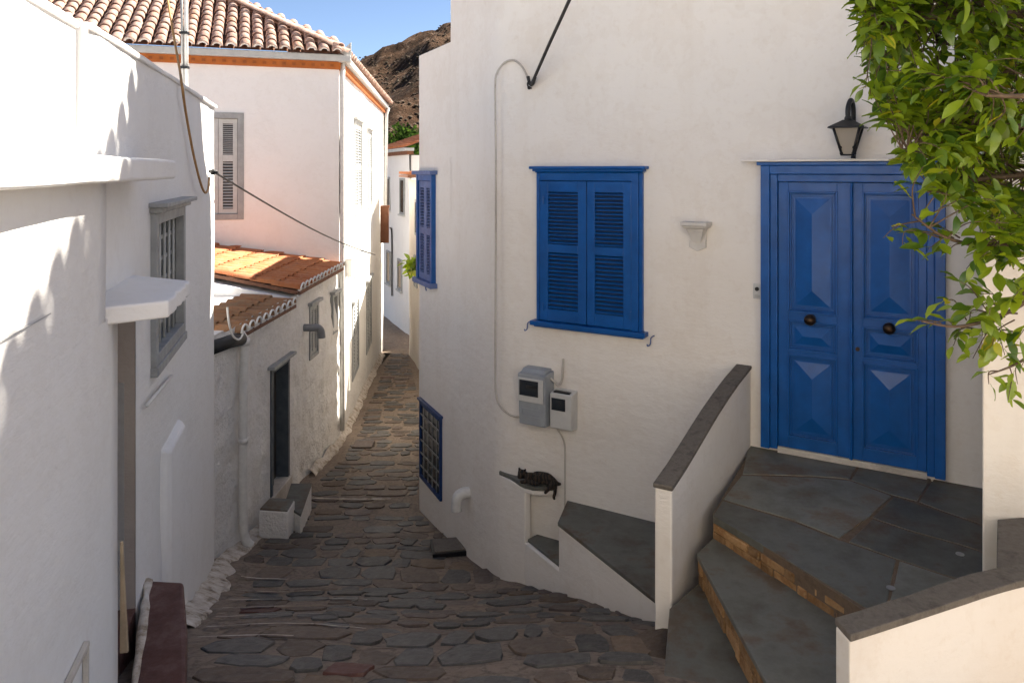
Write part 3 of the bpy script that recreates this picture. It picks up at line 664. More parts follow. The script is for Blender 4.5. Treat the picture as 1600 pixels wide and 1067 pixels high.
for zz0, zz1 in ((Z1 - .012, lerp(Z1 - .012, Z0 - .054, .52)), (lerp(Z1 - .012, Z0 - .054, .535), Z0 - .054)):
    pos = 0.0; Lr = (E0b - E0a).length; dr = (E0b - E0a).normalized()
    while pos < Lr - .03:
        wd2 = min(rr_.uniform(.07, .26), Lr - pos); a = E0a + dr * pos; c = E0a + dr * (pos + wd2 - .006); o1 = -.014 + rr_.uniform(-.007, .007); b = MB()
        b.prism([a + nrm * o1, c + nrm * (o1 + rr_.uniform(-.004, .004)), c - nrm * .10, a - nrm * .10], zz0 + rr_.uniform(-.004, .004), zz1 + rr_.uniform(-.004, .003)); b.build('riser_stone', M['ochre'], stoop, bevel=.007); pos += wd2
tread1 = [E1a, E1b, E1c, E1c + Vector((.9, 0)), E0b + r0 * .2 - nrm * .0, E0a - nrm * .03 + PD * .02]
nosed('tread_slab', tread1, Z1, .034, M['slate'])
b = MB(); b.prism([E1a + Vector((.1, 0)), E1b + Vector((.1, 0)), E1c + Vector((.1, 0)), E1c + Vector((.9, 0)), E0b - nrm * .05, E0a - nrm * .05], -3.7, Z1 - .035); b.build('step_bed', M['mortar_brown'], stoop)
r1 = (E1b - E1a).normalized(); n1 = Vector((r1.y, -r1.x)); n1 = n1 if n1.x < 0 else -n1
rr_ = random.Random(3)
for zz0, zz1 in ((Z2 - .012, lerp(Z2 - .012, Z1 - .038, .52)), (lerp(Z2 - .012, Z1 - .038, .535), Z1 - .038)):
    pos = 0.0; Lr = (E1c - E1a).length; dr = (E1c - E1a).normalized()
    while pos < Lr - .03:
        wd2 = min(rr_.uniform(.07, .26), Lr - pos); a = E1a + dr * pos; c = E1a + dr * (pos + wd2 - .006); o1 = -.014 + rr_.uniform(-.007, .007); b = MB()
        b.prism([a + n1 * o1, c + n1 * (o1 + rr_.uniform(-.004, .004)), c - n1 * .10, a - n1 * .10], zz0 + rr_.uniform(-.004, .004), zz1 + rr_.uniform(-.004, .003)); b.build('riser_stone', M['ochre'], stoop, bevel=.007); pos += wd2
tread2 = [E2a, E2b, E2c, E2c + Vector((.9, 0)), E1b - n1 * .03, E1a - n1 * .03 + PD * .03]
nosed('tread_slab', tread2, Z2, .04, M['slate'])
b = MB(); b.prism([p - Vector((-.03, 0)) if i < 3 else p for i, p in enumerate(tread2)], -3.8, Z2 - .041); b.build('step_bed', M['mortar_brown'], stoop)
# parapets: whitewashed body and dark coping
lp = lambda s_, o: PIN + PD * s_ - WB.d * o
sl_ = list(zip([0, .25, .5, .757, 1.0, 1.3, 1.6, PL], [-1.985, -1.945, -1.895, -1.84, -1.79, -1.74, -1.70, -1.665]))
ribbon([(lp(a_, 0), lp(a_, .115), -3.7, z_ - .032) for a_, z_ in sl_]).build('parapet', M['white'], stoop, bevel=.012, seg=3)
ribbon([(lp(a_ - (.012 if i == 0 else 0), -.008), lp(a_ - (.012 if i == 0 else 0), .123), z_ - .031, z_) for i, (a_, z_) in enumerate(sl_)]).build('coping', M['coping'], stoop, bevel=.008)
ZP = -1.90
rin = [zp(1304, 964, ZP), zp(1392, 937, ZP), zp(1475, 909, ZP), zp(1532, 891, ZP), zp(1596, 881, ZP), zp(1680, 872, ZP), zp(1800, 860, ZP)]
rout = [zp(1329, 992, ZP), zp(1420, 963, ZP), zp(1500, 937, ZP), zp(1552, 920, ZP), zp(1610, 905, ZP), zp(1690, 892, ZP), zp(1815, 880, ZP)]
rin, rout = [[q.xy for q in smooth_pts([Vector((p.x, p.y, 0)) for p in L_], 3)] for L_ in (rin, rout)]
ribbon([(a_.lerp(c_, .06), a_.lerp(c_, .94), -3.9, ZP - .032) for a_, c_ in zip(rin, rout)]).build('parapet', M['cream'], stoop, bevel=.008)
ribbon([(a_, c_, ZP - .031, ZP + .006 * noise.noise(Vector((a_.x * 7, 0, 0)))) for a_, c_ in zip(rin, rout)]).build('coping', M['coping'], stoop, bevel=.006)
for px, py in ((1500, 866), (1392, 919)):
    b = MB(); p = on_z(px, py, Z0); b.tube([p + Vector((0, 0, .0)), p + Vector((0, 0, .006))], .024, 14); b.build('floor_stud', M['steel'], stoop)

# garden wall at the end of the landing
PC = at_y(1535, 600, 4.32).xy
gw = thing('garden_wall', (PC.x, PC.y, -2.4), 'plain whitewashed garden wall right of the landing, behind the leafy branches', 'wall')
dv = PC.normalized(); b = MB()
rt = Vector((.96, -.28)).normalized()
b.prism([PC, PC + rt * 2.4, PC + rt * 2.4 + dv * 1.2, PC + dv * 1.36], -3.6, 1.25); b.build('wall', M['cream'], gw, bevel=.012, seg=3)
b = MB(); q = [zp(1559, 822, -1.93), zp(1557, 886, -1.93), zp(1820, 872, -1.93), zp(1820, 822, -1.93)]
b.prism([q[0] - rt * 0 + dv * .1, q[1], q[2], q[3] + dv * .3], -3.6, -1.93); b.build('ledge', M['coping'], gw, bevel=.006)

# ================================================================== left: white house with ledge, canopy and doorway
uL = WL2.u
near = thing('white_house', (*xy(WL2.pt(uL(250), 0)), -2.8), 'near white house on the left with a long ledge, small canopy and barred grey window', 'house')
ZTOP = 0.68
e1 = WL1.u(184); eu = WL1.u(164); d0, d1 = WL2.u(184) - .25, WL2.u(212)
uFar = 0.0; uNear = -14.0
ZSL = (-.68, -.60)
# path runs from far to near so that the street is on its right-hand side... the street lies at +x, so walk towards +y
hole_w = (uL(238) , uL(281), WL2.uz(238, 560)[1], WL2.uz(238, 345)[1])
def sh(u): return u - uNear                                   # arc length along a skin that starts at uNear
skin([WL2.pt(uNear, 0).xy, WL2.pt(uFar, 0).xy], -4.7, ZTOP - .045, M['white_left'], 'wall', near, 0.13, 0.012, fr=.8, amp2=.003, fr2=5,
     holes=[(0, sh(uL(137)), .0, ZTOP - .045), (sh(d0), sh(d1), -4.7, ZSL[0] + .02), (sh(hole_w[0]), sh(hole_w[1]), hole_w[2], hole_w[3])])
skin([WL1.pt(uNear, 0).xy, WL1.pt(eu, 0).xy, WL2.pt(eu, 0, -.02).xy], ZSL[0] + .02, 0.0, M['white_left'], 'wall', near, 0.13, 0.010, fr=.8)
skin([WL1.pt(uNear, 0).xy, WL1.pt(e1, 0).xy, WL2.pt(e1, 0, -.5).xy], -4.2, ZSL[0] + .03, M['white_left'], 'wall', near, 0.13, 0.010, fr=.8)
b = MB()                                                      # the mass behind the skins, the doorway left open
b.wbox(WL2, d1 + .0, uFar - .03, -5, hole_w[2] - .02, -4, -.06); b.wbox(WL2, uNear, uFar - .03, hole_w[3] + .02, ZTOP - .06, -4, -.08)
b.wbox(WL2, d1 + .03, hole_w[0] - .02, hole_w[2] - .02, hole_w[3] + .02, -4, -.06); b.wbox(WL2, hole_w[1] + .02, uFar - .03, hole_w[2] - .02, hole_w[3] + .02, -4, -.06)
b.wbox(WL2, uNear, d0 - .01, -5, hole_w[3] + .02, -4, -.06); b.wbox(WL2, d0 - .01, d1 + .03, ZSL[0] + .02, hole_w[3] + .02, -4, -.06)
b.build('wall_core', M['white_left'], near)
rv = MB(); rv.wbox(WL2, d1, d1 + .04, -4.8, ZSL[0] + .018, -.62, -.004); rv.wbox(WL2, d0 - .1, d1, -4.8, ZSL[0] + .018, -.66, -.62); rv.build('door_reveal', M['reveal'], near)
b = MB(); b.wbox(WL2, uFar - .10, uFar - .0, -5, ZTOP - .046, -2.4, -.03); b.build('end_wall', M['white_left'], near)
# parapet copings: the nearer stretch stands a little back
uP = uL(137)
def hand0(w, ua, ub_, z0_, z1_, o0_, o1_, amp):
    return ribbon([(w.pt(u_, 0, o0_).xy, w.pt(u_, 0, o1_ + amp * noise.noise(Vector((u_ * 2.1, 1, 5)))).xy, z0_, z1_ + amp * noise.noise(Vector((u_ * 1.9, 7, 5)))) for u_ in steps(ua, ub_, .18)])
b = hand0(WL2, uP, uFar + .03, ZTOP - .0445, ZTOP - .012, -.30, .025, .012); b.build('coping', M['white_left'], near, bevel=.008)
b = hand0(WL2, uNear, uP - .001, ZTOP - .044, ZTOP - .008, -.30, -.03, .012); b.build('coping', M['white_left'], near, bevel=.008)
skin([WL2.pt(uNear, 0, -.05).xy, WL2.pt(uP, 0, -.05).xy, WL2.pt(uP, 0, .004).xy], -.01, ZTOP - .01, M['white_left'], 'wall', near, .13, .006)
ue = uL(228) - .42
def hand(w, ua, ub_, z0_, z1_, o0_, o1_, amp, st=.16):
    L_ = steps(ua, ub_, st); nz_ = lambda u_, k_: noise.noise(Vector((u_ * 1.7, k_, z0_ * 3))) * amp + noise.noise(Vector((u_ * 5.3, k_ + 9, 1))) * amp * .5
    return ribbon([(w.pt(u_, 0, o0_).xy, w.pt(u_, 0, o1_ + nz_(u_, 1)).xy, z0_ + nz_(u_, 3) * .7, z1_ + nz_(u_, 5) * .7) for u_ in L_])
hand(WL2, uNear, ue, -.052, .052, -.05, .24, .006).build('ledge', M['white_left'], near, bevel=.016, seg=3)
# canopy over the doorway
c0 = WL1.u(163); b = MB()
pn = [WL1.pt(c0, 0, -.10).xy, at_y(264, 0, 3.52).xy, at_y(297, 0, 4.16).xy, WL2.pt(uL(210), 0, -.03).xy]
nc = 10; secs = []
for k in range(nc + 1):
    t_ = k / nc; a_ = pn[0].lerp(pn[3], t_); c_ = pn[1].lerp(pn[2], t_) + Vector((.012 * noise.noise(Vector((k * .9, 1, 2))), 0)); dz = .008 * noise.noise(Vector((k * .7, 4, 0)))
    secs.append((a_, c_, ZSL[0] + dz, ZSL[1] + dz * 1.3))
ribbon(secs).build('canopy', M['white_left'], near, bevel=.012, seg=3)
# barred window
w0, w1, z0, z1 = hole_w; b = MB()
b.frame(WL2, w0 - .05, w1 + .05, z0 - .05, z1 + .05, .075, -.03, .035); lw = b.build('window', M['grey_wood'], near, bevel=.006); tag(lw, 'small grey framed window behind iron bars')
b = MB(); b.wbox(WL2, w0 - .10, w1 + .12, z1 + .085, z1 + .115, -.02, .11); b.wbox(WL2, w0 - .07, w1 + .08, z1 + .0505, z1 + .0845, -.02, .07); b.build('cornice', M['grey_wood'], lw, bevel=.006)
b = MB(); b.wbox(WL2, w0 - .06, w1 + .06, z0 - .11, z0 - .0505, -.02, .045); b.build('window_sill', M['grey_wood'], lw, bevel=.006)
b = MB(); b.wbox(WL2, w0 - .02, w1 + .02, z0 - .02, z1 + .02, -.20, -.16); b.build('pane', M['dark_glass'], lw)
rvl = MB(); rvl.frame(WL2, w0 - .021, w1 + .021, z0 - .021, z1 + .021, .02, -.159, -.031); rvl.build('reveal', M['grey_wood'], lw)
for k in range(1, 6):
    b = MB(); uu = lerp(w0, w1, k / 6); b.tube([WL2.pt(uu, z0 + .024, -.02), WL2.pt(uu, z1 - .024, -.02)], .010, 8); b.build('bar', M['grey_light'], lw, True)
for k in range(1, 6):
    b = MB(); zz = lerp(z0, z1, k / 6); b.wbox(WL2, w0 + .025, w1 - .025, zz - .012, zz + .012, -.045, -.032); b.build('bar', M['grey_light'], lw)
# buttress stub, thin rod, hatch frame, kerb strip by the step
u0, u1 = uL(251), uL(279); zt_ = WL2.uz(270, 676)[1]; b = MB()
b.prism([WL2.pt(u0, 0, -.03).xy, WL2.pt(u0 + .02, 0, .03).xy, WL2.pt(u0 + .08, 0, .055).xy, WL2.pt(u1 - .08, 0, .06).xy, WL2.pt(u1, 0, .03).xy, WL2.pt(u1, 0, -.03).xy], -4.8, [zt_ + .05, zt_ + .02, zt_, zt_, zt_ + .01, zt_ + .04])
b.build('buttress', M['white_left'], near, bevel=.02, seg=3)
b = MB(); b.tube([WL2.hit(221, 634, .03), WL2.hit(261, 588, .03)], .012, 8); b.build('wall_rod', M['pvc'], near, True)
b = MB(); hu, hz = WL1.uz(131, 1001); b.wbox(WL1, hu - .9, hu, hz - .02, hz, .0, .022); b.wbox(WL1, hu - .022, hu, hz - .6, hz - .0205, .0, .020); b.build('hatch_frame', M['white_base'], near, bevel=.003)
b = MB(); b.tube(smooth_pts([WL1.hit(-60, 562, .012), WL1.hit(0, 530, .012), WL1.hit(40, 509, .011), WL1.hit(74, 490, .010)], 4), .0022, 5); b.build('thin_cable', M['steel'], near)
# red-brown painted doorstep and floor
stp = thing('doorstep', (*xy(WL2.pt(uL(250), 0, .15)), -2.9), 'worn red-brown painted step at the foot of the near doorway', 'step')
zf = -2.50; b = MB()
q = [WL2.pt(uL(292), 0, -.02).xy, on_z(287, 908, zf).xy, on_z(294, 985, zf - .06).xy, on_z(290, 1100, zf - .14).xy, on_z(226, 1100, zf - .14).xy, on_z(214, 1040, zf - .1).xy, WL2.pt(uL(224), 0, -.02).xy]
q = [on_z(232, 905, zf).xy, on_z(287, 908, zf).xy, on_z(293, 985, zf - .05).xy, on_z(291, 1090, zf - .10).xy, on_z(207, 1090, zf - .10).xy, on_z(222, 985, zf - .05).xy]
b.prism(q, -3.7, [zf, zf, zf - .05, zf - .10, zf - .10, zf - .05]); b.build('step_block', M['brown_paint'], stp, bevel=.02, seg=3)
for (pa, pb, pc_, dz) in ((q[0], q[5], q[4], .006),):
    b = MB(); L_ = smooth_pts([Vector((pa.x, pa.y, zf + dz)), Vector((pb.x, pb.y, zf - .05 + dz)), Vector((pc_.x, pc_.y, zf - .10 + dz))], 10)
    for p in L_:
        w_ = .022 * (1 + .7 * noise.noise(Vector((p.x * 9, p.y * 9, dz * 99)))); b.v += [(p.x - w_, p.y, p.z), (p.x, p.y, p.z + .006), (p.x + w_, p.y, p.z - .004), (p.x + w_ * 1.1, p.y, p.z - .25), (p.x - w_ * 1.1, p.y, p.z - .25)]
    for i_ in range(len(L_) - 1):
        for k_ in range(5): b.f.append((i_ * 5 + k_, i_ * 5 + (k_ + 1) % 5, i_ * 5 + 5 + (k_ + 1) % 5, i_ * 5 + 5 + k_))
    b.build('white_edging', M['footing'], stp, True)
b = MB(); b.wbox(WL2, d0, d1, -3.6, zf - .03, -.62, .0); b.build('floor', M['brown_paint'], stp)
# plank leaning in the doorway
b = MB(); p0, p1 = on_z(193, 1020, -2.42), WL1.hit(181, 848, .02); dx = Vector((.030, 0.006, 0)); th = Vector((.0, .018, 0))
b.hexa([p0 - dx * .6, p0 + dx * .6, p0 + dx * .6 + th, p0 - dx * .6 + th, p1 - dx * .12, p1 + dx * .12, p1 + dx * .12 + th, p1 - dx * .12 + th])
pk = b.build('plank', M['plank'], None, bevel=.003); tag(pk, 'narrow pale wooden plank leaning against the near doorway', 'plank')

# ================================================================== rough whitewashed house with low tile roofs
uR = WR.u
low = thing('rough_house', (*xy(WR.pt(uR(450), 0)), -4.6), 'low rough whitewashed house with orange tile roofs along the alley', 'house')
ZE = -1.72
def rect(w, pl, pr, pt_, pb): 
    a, c = sorted((w.u(pl), w.u(pr))); return a, c, w.uz((pl + pr) / 2, pb)[1], w.uz((pl + pr) / 2, pt_)[1]
dR = rect(WR, 422, 451, 566, 762); wR1 = rect(WR, 483, 497, 474, 558); wR2 = rect(WR, 519, 527, 458, 520)
dR = (dR[0], dR[1], -4.28, dR[3])
LR = WR.u(530) - .0
rough_top = lambda s_: -1.93 if s_ < 2.55 else -1.75
skin([WR.pt(-.6, 0).xy, WR.pt(LR, 0).xy], -5.1, -1.80, M['white_rough'], 'wall', low, 0.05, 0.030, fr=1.1, amp2=.030, fr2=4.6,
     holes=[(dR[0] + .6, dR[1] + .6, dR[2], dR[3]), (wR1[0] + .6, wR1[1] + .6, wR1[2], wR1[3])])
b = MB(); b.wbox(WR, dR[1] + .02, wR1[0] - .02, -5.2, -1.84, -3, -.10); b.wbox(WR, -.6, dR[0] - .02, -5.2, -1.84, -3, -.10); b.wbox(WR, wR1[1] + .02, LR - .05, -5.2, -1.84, -3, -.10)
b.wbox(WR, wR1[0] - .02, wR1[1] + .02, -5.2, wR1[2] - .02, -3, -.10); b.wbox(WR, dR[0] - .02, dR[1] + .02, dR[3] + .02, -1.84, -3, -.10); b.wbox(WR, dR[0] - .02, dR[1] + .02, -5.2, -4.3, -3, -.10)
b.build('wall_core', M['white_rough'], low)
# door
b = MB(); b.wbox(WR, dR[0], dR[0] + .07, dR[2], dR[3] - .07, -.16, .02); b.wbox(WR, dR[1] - .07, dR[1], dR[2], dR[3] - .07, -.16, .02); b.wbox(WR, dR[0], dR[1], dR[3] - .07, dR[3], -.16, .025)
ld = b.build('door', M['slate_door'], low, bevel=.005); tag(ld, 'narrow slate-grey wooden door')
b = MB(); dm = lerp(dR[0], dR[1], .55)
for k in range(4): b.wbox(WR, lerp(dR[0] + .072, dm, k / 4) + .002, lerp(dR[0] + .072, dm, (k + 1) / 4) - .002, dR[2], dR[3] - .072, -.14, -.09)
b.build('door_leaf', M['slate_door'], ld)
b = MB(); b.wbox(WR, dm + .005, dR[1] - .072, dR[2], dR[3] - .072, -.20, -.15); b.build('door_leaf', M['void'], ld)
b = MB(); b.wbox(WR, dR[0] - .08, dR[1] + .08, dR[3] + .001, dR[3] + .045, -.03, .09); b.build('lintel', M['grey_wood'], ld, bevel=.006)
b = MB(); b.wbox(WR, dR[0] - .02, dR[1] + .02, dR[2] - .3, dR[2] - .001, -.2, .05); b.build('threshold', M['white_base'], ld, bevel=.01)
def plain_window(w, r, house_, m, label=None, slats=10, o=.02):
    a, c, z0, z1 = r; b = MB(); b.frame(w, a, c, z0, z1, .06, -.10, o); wn_ = b.build('window', m, house_, bevel=.004)
    if label: tag(wn_, label)
    b = MB(); b.wbox(w, a - .06, c + .06, z1 + .001, z1 + .05, -.02, o + .05); b.build('cornice', m, wn_, bevel=.005)
    b = MB(); b.wbox(w, a + .06, c - .06, z0 + .06, z1 - .06, -.10, -.07); b.build('backing', M['void'], wn_)
    if slats:
        um = (a + c) / 2
        for q0, q1 in ((a + .062, um - .002), (um + .002, c - .062)):
            b = MB(); sl = []; louvre(b, sl, w, q0, q1, z0 + .062, z1 - .062, -.03, min(.05, (q1 - q0) * .22), ((.06, .47), (.53, .94)), slats, .03); b.build('shutter', m, wn_); put_slats(sl, m, wn_)
    return wn_
plain_window(WR, wR1, low, M['grey_wood'], 'grey shuttered window beside the elbow vent pipe', 9)
wR2 = (wR2[0], min(wR2[1], LR - .03), wR2[2], wR2[3])
plain_window(WR, wR2, low, M['grey_wood'], 'narrow grey shuttered window by the sunlit strip', 0, .02)
# grey elbow pipe, white downpipe with its gutter stub
b = MB(); uu, z = WR.uz(474, 512); b.tube(smooth_pts([WR.pt(uu, z, -.05), WR.pt(uu, z, .12), WR.pt(uu + .05, z - .01, .20), WR.pt(uu + .09, z - .07, .24), WR.pt(uu + .10, z - .17, .25)], 5), .055, 14); b.build('vent_pipe', M['pvc_grey'], low, True)
uu = uR(368); zt_ = -1.93; b = MB(); 
b.tube(smooth_pts([WR.pt(uu - .02, zt_ + .02, .06), WR.pt(uu, zt_ - .08, .10), WR.pt(uu, -2.6, .09), WR.pt(uu, -3.4, .085), WR.pt(uu, -4.05, .09), WR.pt(uu + .01, -4.27, .11), WR.pt(uu + .03, -4.36, .17)], 6), .052, 14); b.build('downpipe', M['pvc'], low, True)
b = MB(); b.tube([WR.pt(uu, zt_ - .02, .10), WR.pt(uu, zt_ - .10, .10)], .066, 14); b.tube([WR.pt(uu, -3.1, .088), WR.pt(uu, -3.16, .088)], .058, 14); b.build('pipe_collar', M['pvc'], low, True)
b = MB(); b.tube([WR.pt(uR(337) - .15, -1.90, .02), WR.pt(uR(352), -1.92, .05), WR.pt(uu - .04, -1.95, .08)], .075, 14); b.build('gutter_stub', M['black'], low, True)
b = MB(); b.tube(smooth_pts([WR.hit(341, 480, .10), WR.hit(341, 505, .12), WR.hit(346, 525, .13), WR.hit(356, 530, .13), WR.hit(364, 520, .12)], 5), .012, 6); b.build('wire_loop', M['pvc'], low)
# big orange lean-to roof
ya, yb = 10.95, 13.44
def WRx(y): return WR.p0.x + WR.d.x / WR.d.y * (y - WR.p0.y)
pit = R(11.5); ZE2 = -1.74
ea, eb = Vector((WRx(ya) + .10, ya, ZE2)), Vector((WRx(yb) + .10, yb, ZE2 + .03))
rf = MB(); upL = 4.2
def up_pt(p, l, pt=pit): return p + Vector((-math.cos(pt), 0, math.sin(pt))) * l
rf.hexa([ea - Vector((0, 0, .05)), eb - Vector((0, 0, .05)), up_pt(eb, upL) - Vector((0, 0, .05)), up_pt(ea, upL) - Vector((0, 0, .05)), ea, eb, up_pt(eb, upL) + Vector((0, 1.6, 0)), up_pt(ea, upL)])
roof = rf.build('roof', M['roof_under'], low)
for mt in tile_roof(None, ea, eb, (-1, 0), pit, 13, 9, .33, .42, .09, None): put('roof_tile', TILE_NEW, mt, roof)
# small brown roof and plaster between them
ya2, yb2 = 8.75, 10.80; pit2 = R(8)
ea2, eb2 = Vector((WRx(ya2) + .10, ya2, -1.90)), Vector((WRx(yb2) + .10, yb2, -1.90))
rf = MB(); rf.hexa([ea2 - Vector((0, 0, .04)), eb2 - Vector((0, 0, .04)), up_pt(eb2, .8, pit2) - Vector((0, 0, .04)), up_pt(ea2, .8, pit2) - Vector((0, 0, .04)), ea2, eb2, up_pt(eb2, .8, pit2), up_pt(ea2, .8, pit2)])
roof2 = rf.build('roof', M['roof_under'], low); tag(roof2, 'small strip of brown weathered barrel tiles')
for mt in tile_roof(None, ea2, eb2, (-1, 0), pit2, 9, 2, .32, .42, .09, None): put('roof_tile', TILE_BRN, mt, roof2)
mo = MB()
for (p, q, n_) in ((ea, eb, 13), (ea2, eb2, 9)):                # whitewashed mortar under the tile ends
    for k in range(n_):
        c = p.lerp(q, k / n_) + Vector((-.035, 0, -.012)); d_ = (q - p).length / n_
        mo.add([c + Vector((0, 0, 0)), c + Vector((0, d_ * .25, .05)), c + Vector((0, d_ * .5, .075)), c + Vector((0, d_ * .75, .05)), c + Vector((0, d_, 0)), c + Vector((0, d_, -.06)), c + Vector((0, 0, -.06))] +
               [c + Vector((.03, y_, z_)) for y_, z_ in ((0, -.005), (d_ * .25, .04), (d_ * .5, .062), (d_ * .75, .04), (d_, -.005), (d_, -.055), (0, -.055))],
               [tuple(range(7)), tuple(range(13, 6, -1))] + [(i, i + 7, (i + 1) % 7 + 7, (i + 1) % 7) for i in range(7)])
mo.build('eave_mortar', M['white_rough'], low)
pr_ = [Vector((math.cos(math.pi * k / 8) * .097, -.004, math.sin(math.pi * k / 8) * .083)) for k in range(9)]
RIM = MB().tube(pr_, .013, 5).mesh('tile_rim', M['white_rough'], True)
for mt in tile_roof(None, ea2, eb2, (-1, 0), pit2, 9, 1, .32, .42, .09, None, jit=0): put('tile_rim', RIM, mt, roof2)
for mt in tile_roof(None, ea, eb, (-1, 0), pit, 13, 1, .33, .42, .09, None, jit=0): put('tile_rim', RIM, mt, roof)
b = MB(); b.prism([(-3.16, 10.88), (-8, 10.88), (-8, 13.2), (-3.16, 13.2)], -3.0, [-1.82, -.86, -.86, -1.82]); b.build('gable_wall', M['white_left'], low)
b = MB(); b.prism([(-3.9, 8.3), (-3.9, 10.87), (-8, 10.87), (-8, 8.3)], -3, -1.80); b.build('flat_roof', M['white_left'], low)
b = MB(); b.prism([(-3.34, 8.15), (-3.9, 8.15), (-3.9, 10.86), (-3.2, 10.86)], -2.2, -1.95); b.build('wall_head', M['white_rough'], low)

# ------------------------------------------------------------------ tall white house with a hipped tile roof
tall = thing('tall_house', (UC.x, UC.y, -4.9), 'tall white house with hipped pink tile roof, orange cornice and grey shutters', 'house')
ZEV = 1.74; uS = WUS.u; LS = uS(599)
sd = [rect(WUS, 553.5, 565, 190, 335), rect(WUS, 574, 580.5, 204, 326)]
lowwin = [rect(WUS, 550, 560, 468, 585), rect(WUS, 572, 580, 436, 545)]
sw = [Wall(UC, (-0.0917, 1.0), (1, 0.0917))]
skin([UC, WUS.pt(LS, 0).xy, WUS.pt(LS, 0).xy + Vector((-6, .8))], -5.8, ZEV + .02, M['white_rough'], 'wall', tall, 0.14, 0.012, fr=.7, amp2=.006, fr2=4,
     holes=[(r[0], r[1], r[2], r[3]) for r in sd + lowwin])
LF = 7.5
fw = rect(WUF, 300, 381, 176, 344)
skin([WUF.pt(LF, 0).xy, WUF.pt(.0, 0).xy], -3.5, ZEV + .02, M['white_left'], 'wall', tall, 0.15, 0.008, holes=[(LF - fw[1], LF - fw[0], fw[2], fw[3])])
b = MB(); c1 = WUS.pt(LS, 0).xy
b.prism([UC + Vector((-.16, .13)), WUF.pt(LF, 0).xy + Vector((.1, .16)), WUF.pt(LF, 0).xy + Vector((-.9, 9.5)), c1 + Vector((-.12, -.05))], -5.8, ZEV - .02); b.build('wall_core', M['white_left'], tall)
for r in sd: plain_window(WUS, r, tall, M['grey_light'], None, 13, .03)
for r in lowwin: plain_window(WUS, r, tall, M['grey_wood'], None, 8, .02)
a, c, z0, z1 = fw; b = MB(); b.frame(WUF, a, c, z0, z1, .10, -.12, .02); fwo = b.build('window', M['grey_wood'], tall, bevel=.005); tag(fwo, 'grey louvred shutter window, half hidden by the near house')
b = MB(); b.wbox(WUF, a + .1, c - .1, z0 + .1, z1 - .1, -.12, -.09); b.build('backing', M['void'], fwo)
um = (a + c) / 2
for q0, q1 in ((a + .104, um - .003), (um + .003, c - .104)):
    b = MB(); sl = []; louvre(b, sl, WUF, q0, q1, z0 + .104, z1 - .104, -.05, .07, ((.05, .55), (.62, .95)), 16, .034); b.build('shutter', M['grey_light'], fwo, bevel=.003); put_slats(sl, M['grey_light'], fwo)
# cornice bands, gutters, downpipes
ND = WUF.n; 
b = MB(); b.wbox(WUF, -.02, LF, ZEV + .01, ZEV + .14, -.05, .07); b.wbox(WUS, .07, LS + .0, ZEV + .01, ZEV + .14, -.05, .07); b.build('cornice', M['orange'], tall, bevel=.006)
b = MB()
for k in range(int(LF / .16)): b.wbox(WUF, .1 + k * .16, .16 + k * .16, ZEV + .05, ZEV + .095, .0705, .078)
tag(b.build('cornice_studs', M['stud'], tall), kind='stuff')
b = MB(); b.wbox(WUF, -.18, LF, ZEV + .1405, ZEV + .255, -.05, .16); b.wbox(WUS, .16, LS + .15, ZEV + .1405, ZEV + .25, -.05, .16); b.build('gutter', M['grey_light'], tall, bevel=.01)
cpt = WUS.pt(0, ZEV, 0)
b = MB(); b.prism([WUS.pt(-.12, 0, .0).xy, WUS.pt(-.06, 0, .22).xy, WUS.pt(.16, 0, .18).xy, WUS.pt(.12, 0, -.02).xy], ZEV + .13, [ZEV + .27, ZEV + .50, ZEV + .32, ZEV + .27]); b.build('corner_finial', M['grey_light'], tall, bevel=.01)
b = MB(); b.tube([WUS.pt(.05, ZEV + .14, .06), WUS.pt(.05, ZEV - .2, .05), WUS.pt(.05, -2.0, .05), WUS.pt(.05, -4.6, .05)], .045, 10); b.build('downpipe', M['pvc'], tall, True)
b = MB(); b.tube([WUS.pt(LS - .06, ZEV + .16, .16), WUS.pt(LS - .06, ZEV - .05, .10), WUS.pt(LS - .06, -2.0, .06)], .05, 10); b.build('downpipe', M['pvc'], tall, True)
# hipped roof: eave corner, hips and tiles
pr = R(27.5); zr = ZEV + .26
eC = WUF.pt(-.05, zr, .20); eL = WUF.pt(LF, zr, .20); eS = WUS.pt(LS + .2, zr, .20)
upF = Vector((-WUF.n.x, -WUF.n.y, 0)); upS = Vector((-WUS.n.x, -WUS.n.y, 0)); tp = math.tan(pr)
def fplane(p): return (Vector((p.x, p.y, 0)) - Vector((eC.x, eC.y, 0))).dot(upF) * tp        # rise of each roof plane above the eave at a plan point
def splane(p): return (Vector((p.x, p.y, 0)) - Vector((eC.x, eC.y, 0))).dot(upS) * tp
RH = 3.6
dF = Vector((WUF.d.x, WUF.d.y, 0)); dS = Vector((WUS.d.x, WUS.d.y, 0))
cosw = dF.dot(dS); hipd = (dF + dS).normalized(); run = RH * .5 / tp / abs(hipd.dot(upF)); apex = eC + hipd * run; apex.z = zr + RH * .5
apL = apex + dF * 3.2; rb = MB()
eL2 = eL + dF * 0; 
rb.add([eC, eL2, apL, apex], [(0, 1, 2, 3)]); rb.add([eC, eS, apex + dS * 7.0, apex], [(3, 2, 1, 0)])
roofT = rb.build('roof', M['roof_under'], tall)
sp = tile_roof(None, eC - upF * .06, eL - upF * .06, upF, pr, int(LF / .212), 14, .30, .44, .09, None, clip=lambda p: fplane(p) <= splane(p) + .10 and p.z < apex.z + .05)
sp.sort(key=lambda mt: (mt.translation.x < -8.2, mt.translation.length))
for mt in sp[:290]: put('roof_tile', TILE_OLD, mt, roofT)
sp2 = tile_roof(None, eC - upS * .06, eS - upS * .06, upS, pr, int((eS - eC).length / .212), 12, .30, .44, .09, None, clip=lambda p: splane(p) <= fplane(p) + .10)
